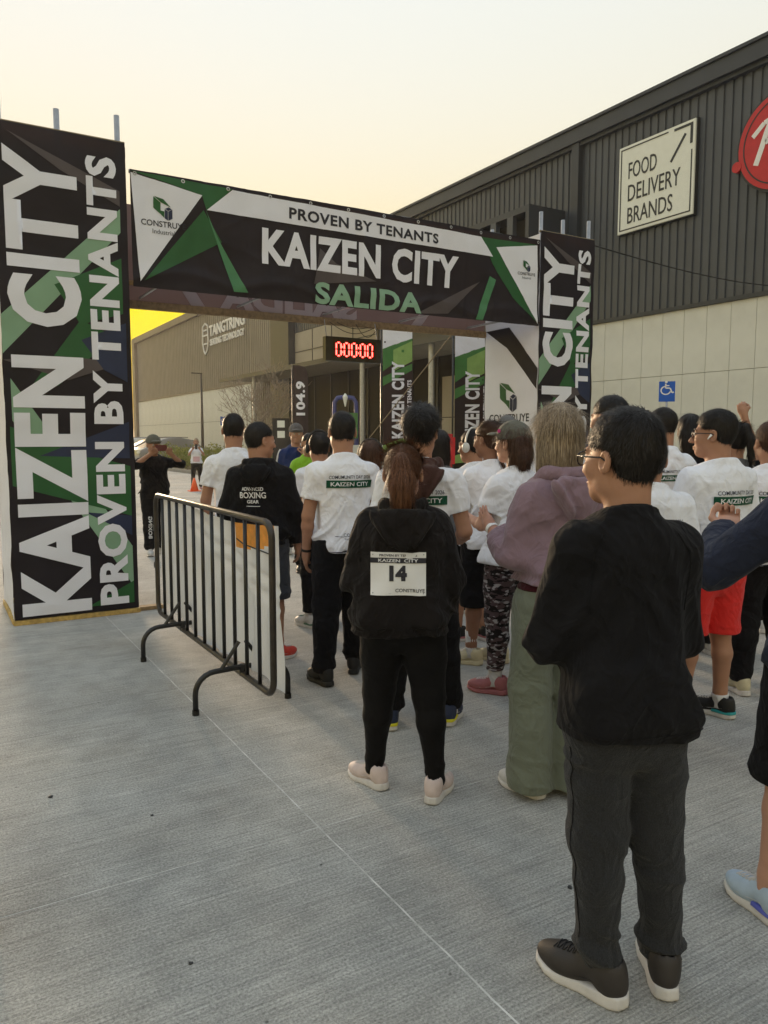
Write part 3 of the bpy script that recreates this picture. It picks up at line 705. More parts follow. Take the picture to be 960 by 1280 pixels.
def bare_tree(x, y, label):
    t = thing('bare_tree', label, 'tree', (x, y, 0)); tr = MB(); tw = MB(); rr = random.Random(4)
    def grow(m, p, d, L, r, dep):
        pts = [p]; q = Vector(p); dd = Vector(d).normalized()
        for k in range(4):
            dd = (dd+Vector((rr.uniform(-.16, .16), rr.uniform(-.16, .16), rr.uniform(-.04, .16)))).normalized(); q = q+dd*L/4; pts.append(tuple(q))
        (tr if dep < 2 else tw).tube(pts, [max(r*(1-.13*k), .006) for k in range(5)], 6 if dep < 2 else 4)
        if dep < 5:
            for k in range(4 if dep < 3 else 3):
                b = Vector(pts[2+rr.randrange(3)]); nd = (dd*.8+Vector((rr.uniform(-1, 1), rr.uniform(-1, 1), rr.uniform(-.2, .6)))*1.1); grow(m, tuple(b), nd, L*rr.uniform(.6, .82), r*.55, dep+1)
    grow(tr, (x, y, 0), (0, 0, 1), 1.75, .06, 0)
    tr.build('trunk', M['bark'], t, smooth=True); tw.build('twigs', M['bark'], t, smooth=True)
bare_tree(*fwd(322, 29.), 'small leafless tree with fine twigs in front of the louvred bay')

def wheelchair():
    c = [circle2d(.02, .36, .055, 16), stroke2d([(.0, .28), (.0, .08), (.17, .08), (.25, -.13), (.32, -.10)], .055), stroke2d([(0, .19), (.14, .19)], .045), ring2d(.01, -.02, .155, .205, 85, 345, 22)]
    return join2d(*c)
def hsign(loc, rz, zc, sc, label, foot):
    t = thing('parking_sign', label, 'sign', loc, rz)
    MB().tube([(0, 0.01, 0), (0, 0.01, zc+.24*sc)], .022*max(1, sc*.8), 8).build('post', M['galv'], t, world=False, smooth=True)
    MB().box(-.19*sc, .19*sc, -.02, -.015, zc-.26*sc, zc+.24*sc, .001).build('plate', M['blue_sign'], t, world=False)
    V, F = wheelchair(); MB().add([(-.01+u*.62*sc-.02, -.0225, zc+.03*sc+v*.55*sc) for u, v in V], F).build('wheelchair_symbol', M['white'], t, world=False)
    if foot:
        V, F = text2d('EXCLUSIVO', .01, (.28*sc, .035*sc)); MB().add([(u-.14*sc, -.0225, zc-.235*sc+v) for u, v in V], F).build('lettering', M['white'], t, world=False)
x, y = fwd(830, 17.); hsign((x, y, 0), R(-48), 2.63, .88, 'blue wheelchair parking sign on a post before the cream wall at right', False)
x, y = fwd(281, 44.); hsign((x, y, 0), R(-20), 2.6, 1.0, 'small far blue parking sign near the bare tree and hedge', False)

cn = thing('traffic_cone', 'small orange traffic cone beside the woman taking a picture far off', 'cone', (6.95, 23.0, 0))
MB().tube([(6.95, 23, .02), (6.95, 23, .40)], [.13, .025], 18).build('cone_body', M['cone'], cn, smooth=True); MB().box(6.78, 7.12, 22.83, 23.17, 0, .025, .006).build('base', M['cone'], cn)

def flag(px, depth, ztop, w, zb, label, words, small, col='fab_dark', feather=False, th=0):
    x, y = fwd(px, depth); rz = -math.atan2(x, y)+th
    t = thing('feather_flag', label, 'flag', (x, y, 0), rz, 'feather flags behind the arch')
    MB().tube([(-w/2-.03, .02, 0), (-w/2-.03, .02, ztop+.05)], .016, 8).build('pole', M['black_metal'], t, world=False, smooth=True)
    MB().box(-w/2-.25, -w/2+.19, -.2, .24, 0, .04, .01).build('base', M['black_metal'], t, world=False)
    S = Sheet((-w/2, 0, 0), (1, 0, 0), (0, 0, 1), (0, -1, 0), .02, depth, 1.5, 1)
    top = [(0, zb), (w*.98, zb+.05), (w, ztop-.25 if feather else ztop-.06)]+([(w*.8, ztop-.06), (w*.4, ztop)] if feather else [])+[(0, ztop)]
    S.print(poly2d(top), 0, .08).build('cloth', M[col], t, world=False, smooth=True)
    H = ztop-zb
    if words == 'KAIZEN CITY':
        for P_, c in (([(0, ztop-.01), (w*.98, ztop-.07), (w*.98, ztop-.22), (0, ztop-.40)], 'fab_white'), ([(0, ztop-.40), (w*.5, ztop-.30), (w*.98, ztop-.22), (w*.98, ztop-.42), (0, ztop-.80)], 'flag_green'), ([(w*.35, ztop-.42), (w*.98, ztop-.26), (w*.98, ztop-.62), (w*.35, ztop-.80)], 'flag_lime'), ([(0, ztop-.90), (w*.98, ztop-.66), (w*.98, ztop-.78), (0, ztop-1.06)], 'flag_green'), ([(0, zb), (w*.9, zb+.05), (w*.9, zb+.3), (0, zb+.12)], 'flag_lime')):
            S.print(poly2d(P_), .003 if c != 'flag_lime' else .0045, .08).build('print', M[c], t, world=False)
    a0, a1 = (zb+.25, ztop-.62) if words == 'KAIZEN CITY' else (zb+.95, ztop-.45)
    v, f = text2d(words, .04, (a1-a0, w*(.42 if words == 'KAIZEN CITY' else .62)), space=1.08); v = np.stack([w*.80*(1 if feather else .9)-v[:, 1], a0+v[:, 0]], 1); S.print((v, f), .007, .08).build('lettering', M['fab_white'], t, world=False)
    if small: v, f = text2d(small, .03, (H*.42, w*.14), space=1.08); v = np.stack([w*.96-v[:, 1], zb+.35+v[:, 0]], 1); S.print((v, f), .007, .08).build('lettering', M['fab_white'], t, world=False)
M['flag_green'] = mat('flag_green', (.05, .17, .04), .6); M['flag_lime'] = mat('flag_lime', (.22, .36, .10), .6)
flag(497, 14., 3.60, .54, 1.35, 'black KAIZEN CITY flag with green top, left of the two under the arch', 'KAIZEN CITY', 'PROVEN BY TENANTS')
flag(589, 12.3, 3.28, .55, 1.2, 'black KAIZEN CITY flag with green top beside the white logo banner', 'KAIZEN CITY', 'PROVEN BY TENANTS')
flag(377, 22., 3.66, .42, 1.3, 'dark rounded flag with number 104.9 beyond the blue-jacketed man', '104.9', None, feather=True)

x, y = fwd(432, 26); t = thing('inflatable_arch', 'small blue inflatable arch far behind in the dark entrance', 'arch', (x, y, 0), R(-28))
MB().tube([(-.37, 0, 0), (-.37, 0, 2.5), (-.36, 0, 2.8), (-.26, 0, 2.95), (0, 0, 2.98), (.26, 0, 2.95), (.36, 0, 2.8), (.37, 0, 2.5), (.37, 0, 0)], .075, 12).build('tube', mat('blue_vinyl', (.05, .06, .2), .4), t, world=False, smooth=True)
MB().tube([(0, -.09, 3.1), (0, -.09, 2.98), (0, -.09, 2.66)], [.02, .09, .02], 8).build('emblem', M['sign_white'], t, world=False)
MB().box(.05, .42, -.14, -.10, 1.6, 2.45, .01).build('green_board', M['flag_green'], t, world=False)
x, y = fwd(462, 21); one('low_wall', MB().box(x-1.0, x+1.6, y-.1, y+.15, 0, 1.42, .01), M['panel_w'], 'low white wall behind the crowd by the entrance', 'wall', (x, y, 0))
x, y = fwd(352, 27); nb = thing('notice_stand', 'dark stand with two small white notices beyond the crowd', 'stand', (x, y, 0), R(-25))
MB().box(-.3, .3, 0, .05, 0, 2.3, .01).build('panel', M['dark'], nb, world=False)
for z in (1.62, 1.98): MB().box(-.13, .13, -.012, -.002, z, z+.24).build('notice', M['sign_white'], nb, world=False)
for k, (x, y, r) in enumerate([(-.05, 3.0, .010), (.4, 3.6, .012), (.62, 2.2, .008), (1.0, 1.6, .009), (1.9, 1.9, .010), (1.75, 1.35, .008), (.75, 3.2, .007)]):
    bm = bmesh.new(); bmesh.ops.create_icosphere(bm, subdivisions=1, radius=r)
    for v in bm.verts: v.co += Vector((random.uniform(-.3, .3), random.uniform(-.3, .3), random.uniform(-.2, .2)))*r; v.co.z *= .5
    one('pebble', MB().bm(bm, Matrix.Translation((x, y, r*.3))), M['sign_ink'], ['lone dark pebble on the concrete near the left photo edge', 'dark pebble left of the long slab joint, highest of its group', 'small dark pebble beside the cross joint in the foreground', 'dark pebble low in the foreground left of the nearest man', 'dark pebble near the shoes of the nearest man', 'small dark pebble by the toe of the nearest man', 'tiny dark pebble midway between barrier foot and left edge'][k], 'pebble', (x, y, 0), 'loose pebbles on the concrete')

# ---------------------------------------------------------------- people: implicit surfaces turned into meshes
f32 = np.float32
def vnoise(x, y, z):
    xi = np.floor(x).astype(np.int64); yi = np.floor(y).astype(np.int64); zi = np.floor(z).astype(np.int64)
    fx = x-xi; fy = y-yi; fz = z-zi; fx = fx*fx*(3-2*fx); fy = fy*fy*(3-2*fy); fz = fz*fz*(3-2*fz)
    def h(a, b, c):
        n = (a*73856093) ^ (b*19349663) ^ (c*83492791); n = (n ^ (n >> 13))*1274126177 & 0x7fffffff; return (n & 0xffff)/65535.0
    r = 0
    for dx in (0, 1):
        wx = fx if dx else 1-fx
        for dy in (0, 1):
            wy = fy if dy else 1-fy
            for dz in (0, 1): r = r + wx*wy*(fz if dz else 1-fz)*h(xi+dx, yi+dy, zi+dz)
    return r
def cap(P, a, b, r1, r2=None, fl=None):
    a = np.asarray(a, float); b = np.asarray(b, float); r2 = r1 if r2 is None else r2; d = b-a; w = P-a
    h = np.clip((w@d)/max(d@d, 1e-9), 0, 1); q = w-h[:, None]*d
    if fl is not None: q = q/np.asarray(fl)
    return np.sqrt((q*q).sum(1))-(r1+(r2-r1)*h)
def ell(P, c, r, Rm=None):
    q = P-np.asarray(c, float)
    if Rm is not None: q = q@Rm
    r = np.asarray(r, float); k0 = np.sqrt(((q/r)**2).sum(1)); k1 = np.sqrt(((q/r/r)**2).sum(1))+1e-9
    return k0*(k0-1)/k1
def smin(a, b, k): h = np.clip(.5+.5*(b-a)/k, 0, 1); return b*(1-h)+a*h-k*h*(1-h)
def smax(a, b, k): return -smin(-a, -b, k)
def chain(P, pts, rs, k=.02):
    d = None
    for i in range(len(pts)-1):
        c = cap(P, pts[i], pts[i+1], rs[i], rs[i+1]); d = c if d is None else smin(d, c, k)
    return d

def nets(fn, lo, hi, h, margin=.03):
    """sparse evaluation on a grid followed by naive surface nets"""
    lo = np.array(lo, float); hi = np.array(hi, float); B = 8
    nb = np.maximum(1, np.ceil((hi-lo)/(h*B)).astype(int)); n = nb*B+1
    ax = [lo[i]+(np.arange(nb[i])*B+B/2)*h for i in range(3)]
    C = np.stack(np.meshgrid(*ax, indexing='ij'), -1).reshape(-1, 3); d = fn(C).reshape(nb)
    act = np.abs(d) < h*B*.87*1.25+margin
    val = np.where(np.repeat(np.repeat(np.repeat(d, B, 0), B, 1), B, 2) < 0, -1., 1.)
    val = np.pad(val, ((0, 1),)*3, constant_values=1.).astype(f32)
    m = np.zeros(n, bool); aa = np.argwhere(act)
    o = np.arange(B+1); og = np.stack(np.meshgrid(o, o, o, indexing='ij'), -1).reshape(-1, 3)
    idx = (aa[:, None]*B+og[None]).reshape(-1, 3); m[idx[:, 0], idx[:, 1], idx[:, 2]] = True
    ii = np.argwhere(m); val[m] = fn(lo+ii*h)
    val[0] = val[-1] = 1; val[:, 0] = val[:, -1] = 1; val[:, :, 0] = val[:, :, -1] = 1
    s = val < 0; N = np.array(s.shape)-1
    accs = []; accp = []
    quads = []
    for a in range(3):
        sl0 = [slice(None)]*3; sl1 = [slice(None)]*3; sl0[a] = slice(0, -1); sl1[a] = slice(1, None)
        v0 = val[tuple(sl0)]; v1 = val[tuple(sl1)]; cr = (v0 < 0) != (v1 < 0); E = np.argwhere(cr)
        t = v0[cr]/(v0[cr]-v1[cr]); p = E.astype(float); p[:, a] += t
        b, c = (a+1) % 3, (a+2) % 3
        for db in (0, -1):
            for dc in (0, -1):
                q = E.copy(); q[:, b] += db; q[:, c] += dc; ok = ((q >= 0) & (q < N)).all(1)
                fl = np.ravel_multi_index(tuple(q[ok].T), N); accs.append(fl); accp.append(p[ok])
        ok = (E[:, b] > 0) & (E[:, c] > 0) & (E[:, b] < N[b]) & (E[:, c] < N[c]); e = E[ok]; neg = v0[cr][ok] < 0
        q4 = []
        for db, dc in ((0, 0), (-1, 0), (-1, -1), (0, -1)):
            q = e.copy(); q[:, b] += db; q[:, c] += dc; q4.append(q)
        Q4 = np.stack(q4, 1); Q4[~neg] = Q4[~neg][:, ::-1]; quads.append(Q4)
    fl = np.concatenate(accs); pp = np.concatenate(accp); tot = int(np.prod(N)); uq, inv = np.unique(fl, return_inverse=True)
    cn = np.bincount(inv, minlength=len(uq)); ac = np.stack([np.bincount(inv, pp[:, a], len(uq)) for a in range(3)], 1); cnt = np.zeros(tot, f32); cnt[uq] = cn; cnt = cnt.reshape(N)
    on = cnt > 0; ids = -np.ones(N, int); ids[on] = np.arange(on.sum())
    V = lo+ac/cn[:, None]*h
    Qd = np.concatenate(quads); F = ids[Qd[..., 0], Qd[..., 1], Qd[..., 2]]
    F = F[(F >= 0).all(1)]
    return V, F

def relax(V, F, it=1, k=.5):
    E = np.concatenate([F[:, [i, (i+1) % 4]] for i in range(4)]); n = len(V)
    for _ in range(it):
        a = np.concatenate([E[:, 0], E[:, 1]]); b = np.concatenate([E[:, 1], E[:, 0]])
        s = np.stack([np.bincount(a, V[b, q], n) for q in range(3)], 1); c = np.bincount(a, minlength=n)
        V = V*(1-k)+k*s/np.maximum(c, 1)[:, None]
    return V
def npmesh(name, V, F, mt):
    me = bpy.data.meshes.new(name); nF = len(F); nV = len(V)
    me.vertices.add(nV); me.vertices.foreach_set('co', np.asarray(V, f32).ravel())
    me.loops.add(nF*4); me.loops.foreach_set('vertex_index', np.asarray(F, np.int32).ravel())
    me.polygons.add(nF); me.polygons.foreach_set('loop_start', np.arange(0, nF*4, 4, dtype=np.int32))
    me.polygons.foreach_set('use_smooth', np.ones(nF, bool)); me.update(calc_edges=True); me.validate()
    me.materials.append(mt); return me
def sdf_part(name, fn, lo, hi, h, mt, parent, it=1, margin=.03):
    V, F = nets(fn, lo, hi, h, margin); V = relax(V, F, it)
    o = bpy.data.objects.new(name, npmesh(name, V, F, mt)); COL.objects.link(o); o.parent = parent; return o

def rotz(a): c, s = math.cos(a), math.sin(a); return np.array([[c, -s, 0], [s, c, 0], [0, 0, 1.]])
def rotx(a): c, s = math.cos(a), math.sin(a); return np.array([[1, 0, 0], [0, c, -s], [0, s, c]])
def nrm(v): v = np.asarray(v, float); return v/np.linalg.norm(v)

# ---- materials for people
def skin_mat(name, c):
    m = mat(name, c, .55, var=.08, vs=14, bump=.12, bs=160, spec=.35); b = m.node_tree.nodes['Principled BSDF']
    b.inputs['Subsurface Weight'].default_value = .12; b.inputs['Subsurface Radius'].default_value = (.012, .005, .003); b.inputs['Subsurface Scale'].default_value = .6
    return m
SK = {'tan': skin_mat('skin_tan', (.36, .19, .12)), 'brown': skin_mat('skin_brown', (.24, .12, .075)), 'light': skin_mat('skin_light', (.48, .27, .19)), 'rosy': skin_mat('skin_rosy', (.42, .22, .16))}
def hair_mat(name, c, c2, rough=.5):
    m = mat(name, c, rough, col2=c2, var=0, vs=5, spec=.3); nt = m.node_tree; N = nt.nodes; L = nt.links; b = N['Principled BSDF']
    tc = N.new('ShaderNodeTexCoord'); mp = N.new('ShaderNodeMapping'); mp.inputs['Scale'].default_value = (1, 1, .06); L.new(tc.outputs['Object'], mp.inputs[0])
    n = N.new('ShaderNodeTexNoise'); n.inputs['Scale'].default_value = 190; n.inputs['Detail'].default_value = 2; L.new(mp.outputs[0], n.inputs[0])
    bp = N.new('ShaderNodeBump'); bp.inputs['Strength'].default_value = .7; bp.inputs['Distance'].default_value = .004; L.new(n.outputs[0], bp.inputs['Height']); L.new(bp.outputs[0], b.inputs['Normal'])
    mx = [q for q in N if q.type == 'MIX'][0]; mr = N.new('ShaderNodeMapRange'); mr.inputs[1].default_value = .35; mr.inputs[2].default_value = .65
    L.new(n.outputs[0], mr.inputs[0]); L.new(mr.outputs[0], mx.inputs[0]); return m
HR = {'black': hair_mat('hair_black', (.005, .004, .004), (.016, .012, .010)), 'brown': hair_mat('hair_brown', (.03, .014, .008), (.09, .04, .02)),
      'auburn': hair_mat('hair_auburn', (.05, .019, .009), (.22, .095, .042)), 'blonde': hair_mat('hair_blonde', (.11, .078, .05), (.50, .40, .28))}
def cloth(name, c, w=.35, sheen=.1, rough=.88, **k): return mat(name, c, rough, var=k.pop('var', .07), vs=k.pop('vs', 8), weave=w, sheen=sheen, spec=.12, wrinkle=k.pop('wr', .5), **k)
CL = {'white': cloth('white_sport_fabric', (.86, .88, .95), transl=.08, var=.03), 'black': cloth('black_cotton', (.009, .0088, .0105), var=.2, sheen=.03, wr=.6), 'blackwarm': cloth('washed_black_fleece', (.013, .011, .011), var=.25, sheen=.05, wr=.6),
      'legging': cloth('black_legging', (.006, .0055, .006), rough=.65, wr=.18, sheen=.02), 'charcoal': cloth('charcoal_marl', (.027, .028, .031), w=.8, vs=260, var=.35), 'slate': cloth('slate_shorts', (.045, .05, .062)),
      'olive': cloth('olive_cotton', (.165, .185, .145), sheen=.15), 'mauve': cloth('mauve_fleece', (.24, .165, .205), sheen=.2), 'red': cloth('red_shorts', (.62, .03, .025)), 'navy': cloth('navy_knit', (.022, .027, .05)),
      'blue': cloth('royal_blue_jacket', (.015, .035, .14)), 'brownhood': cloth('brown_hood', (.06, .03, .026)), 'wine': cloth('wine_waistband', (.05, .01, .016)), 'grey': cloth('grey_top', (.13, .13, .135)),
      'lime': cloth('lime_vest', (.24, .50, .03)), 'sockw': cloth('white_sock', (.62, .62, .63)), 'green': cloth('green_print', (.012, .075, .04)), 'inkp': cloth('charcoal_print', (.03, .035, .05)), 'whitep': cloth('white_print', (.75, .76, .78)), 'navyp': cloth('navy_hem_print', (.015, .02, .05)),
      'cap': cloth('grey_green_cap', (.12, .12, .10)), 'pink': cloth('pink_patch', (.6, .05, .25))}
def camo():
    m = cloth('camouflage_knit', (.02, .015, .015)); nt = m.node_tree; N = nt.nodes; L = nt.links; b = N['Principled BSDF']
    tc = N.new('ShaderNodeTexCoord'); mp = N.new('ShaderNodeMapping'); mp.inputs['Scale'].default_value = (1, 1, 2.4); L.new(tc.outputs['Object'], mp.inputs[0])
    last = None
    for i, (sc, th, col) in enumerate(((17, .5, (.09, .06, .065, 1)), (21, .57, (.36, .34, .35, 1)))):
        n = N.new('ShaderNodeTexNoise'); n.inputs['Scale'].default_value = sc; n.inputs['Detail'].default_value = 3; ad = N.new('ShaderNodeVectorMath'); ad.inputs[1].default_value = (i*7, i*3, 0)
        L.new(mp.outputs[0], ad.inputs[0]); L.new(ad.outputs[0], n.inputs[0])
        r = N.new('ShaderNodeMapRange'); r.inputs[1].default_value = th-.01; r.inputs[2].default_value = th+.01; L.new(n.outputs[0], r.inputs[0])
        mx = N.new('ShaderNodeMix'); mx.data_type = 'RGBA'; mx.inputs[6].default_value = (.014, .011, .012, 1); mx.inputs[7].default_value = col
        if last: L.new(last, mx.inputs[6])
        L.new(r.outputs[0], mx.inputs[0]); last = mx.outputs[2]
    L.new(last, b.inputs['Base Color']); return m
CL['camo'] = camo()
for _k in ('green', 'inkp', 'whitep', 'navyp'): pass
def shoe_c(n, c, r=.6): return mat(n, c, r, var=.1, vs=20, bump=.2, bs=300)
SH = {k: shoe_c('shoe_'+k, c) for k, c in dict(black=(.012, .012, .013), white=(.55, .55, .55), pink=(.60, .50, .48), rose=(.34, .12, .13), cream=(.55, .5, .34), red=(.6, .06, .04), navy=(.02, .03, .07), yellow=(.65, .6, .02), blue=(.4, .5, .62), solew=(.6, .58, .56), soleb=(.02, .02, .02), brown=(.035, .03, .028), teal=(.03, .3, .32), green=(.1, .2, .14), purple=(.1, .12, .5)).items()}
EYE = mat('eye_white', (.6, .6, .58), .2, var=.02); IRIS = mat('eye_iris', (.02, .012, .008), .15); LIP = skin_mat('lips', (.30, .11, .09))
FRAME = mat('glasses_frame', (.01, .01, .012), .25); LENS = mat('lens', (.05, .055, .06), .05)

# ---- shoes (built once, origin under the ankle, toe towards +Y, length 1 unit = real metres)
def shoe_sdf(P):
    d = ell(P, (0, .105, .046), (.047, .085, .038)); d = smin(d, ell(P, (0, -.045, .06), (.036, .045, .055)), .03)
    d = smin(d, cap(P, (0, -.015, .085), (0, .10, .050), .037, .036), .03); d = smin(d, cap(P, (0, -.035, .06), (0, -.04, .098), .037, .040), .02)
    d = smin(d, cap(P, (0, .01, .085), (0, .035, .098), .026, .022), .02)
    d = np.maximum(d, -ell(P, (0, -.03, .125), (.030, .040, .028))); d = np.maximum(d, .022-P[:, 2])
    return d
def sole_sdf(P):
    x, y, z = P.T
    w = np.interp(y, [-.095, -.08, -.03, .03, .09, .14, .18, .197], [.0, .030, .038, .036, .047, .046, .028, 0])
    cx = np.interp(y, [-.1, .05, .2], [0, 0, -.006*0]); flare = np.interp(z, [0, .03], [.004, 0])
    top = np.interp(y, [-.1, 0, .12, .2], [.042, .034, .026, .036]); bot = np.interp(y, [-.1, -.06, .11, .2], [.008, 0, 0, .018])
    d = smax(np.abs(x-cx)-w-flare, z-top, .006); d = smax(d, bot-z, .006); d = smax(d, np.abs(y-.051)-.146, .008); return d
_shv, _shf = nets(shoe_sdf, (-.08, -.12, 0), (.08, .22, .16), .0062, .02); _shv = relax(_shv, _shf, 1)
_sov, _sof = nets(sole_sdf, (-.08, -.12, -.02), (.08, .22, .07), .0055, .02); _sov = relax(_sov, _sof, 1, .4)
_shoe = {}
def shoe(parent, loc, yaw, up, sole, size=1.0, accent=None, laces=None):
    k = (up, sole)
    if up not in _shoe: _shoe[up] = npmesh('shoe', _shv, _shf, SH[up])
    if ('s', sole) not in _shoe: _shoe[('s', sole)] = npmesh('sole', _sov, _sof, SH[sole])
    o = bpy.data.objects.new('shoe', _shoe[up]); COL.objects.link(o); o.parent = parent; o.location = loc; o.rotation_euler = (0, 0, yaw); o.scale = (size,)*3
    s = bpy.data.objects.new('sole', _shoe[('s', sole)]); COL.objects.link(s); s.parent = o
    if accent:
        q = MB(); vv = (_sov*[1.03, 1.012, .5]+[0, 0, .026]); q.v = [tuple(x) for x in vv[:, :]]; q.f = [tuple(f) for f in _sof]
        if ('a', accent) not in _shoe:
            keep = _sov[_sof].mean(1)[:, 1] < .03; _shoe[('a', accent)] = npmesh('heel_band', vv, _sof[keep], SH[accent])
        a = bpy.data.objects.new('heel_band', _shoe[('a', accent)]); COL.objects.link(a); a.parent = o
    lk = ('l', laces or up)
    if lk not in _shoe:
        q = MB()
        def onshoe(x, y, up=.0012):
            zz = np.linspace(.15, .03, 100); dd = shoe_sdf(np.stack([np.full(100, x), np.full(100, y), zz], 1)); k_ = np.argmax(dd < 0); return (x, y, zz[k_]+up)
        for i in range(6):
            y = .030+i*.0165; w = .023
            for sx in (-1, 1): q.tube([onshoe(-w*sx+(2*w*sx)*t_, y+.012*t_, .0015) for t_ in np.linspace(0, 1, 7)], .0024, 5)
        for sx in (-1, 1):
            q.tube([onshoe(sx*(.010+.004*k_), .026-.003*k_, .004+.003*(k_ % 2)) for k_ in range(5)], .0022, 5)
            pts = []
            for y, z in ((-.07, .062), (-.03, .060), (.01, .052), (.05, .046), (.09, .042), (.13, .040)):
                xx = np.linspace(.09, .0, 90)*sx; dd = shoe_sdf(np.stack([xx, np.full(90, y), np.full(90, z)], 1)); pts.append((xx[np.argmax(dd < 0)], y, z))
            q.tube(pts, .0011, 4)
        _shoe[lk] = q.mesh('laces', SH[laces or 'solew'], True)
    l = bpy.data.objects.new('laces', _shoe[lk]); COL.objects.link(l); l.parent = o
    return o

TORSO = {'m': ([.74,.82,.90,1.00,1.08,1.20,1.30,1.37,1.425,1.465,1.51], [.13,.156,.166,.156,.144,.150,.163,.166,.124,.080,.060], [.08,.108,.122,.114,.108,.112,.120,.112,.090,.070,.060], [0,-.008,-.015,-.006,.004,.004,-.002,-.010,-.018,-.014,-.008]),
         'f': ([.74,.82,.90,1.00,1.08,1.20,1.30,1.37,1.425,1.465,1.51], [.13,.166,.178,.154,.128,.130,.142,.142,.106,.066,.048], [.08,.110,.128,.108,.094,.100,.118,.104,.080,.060,.050], [0,-.008,-.020,-.006,.004,.004,.002,-.008,-.016,-.012,-.008])}

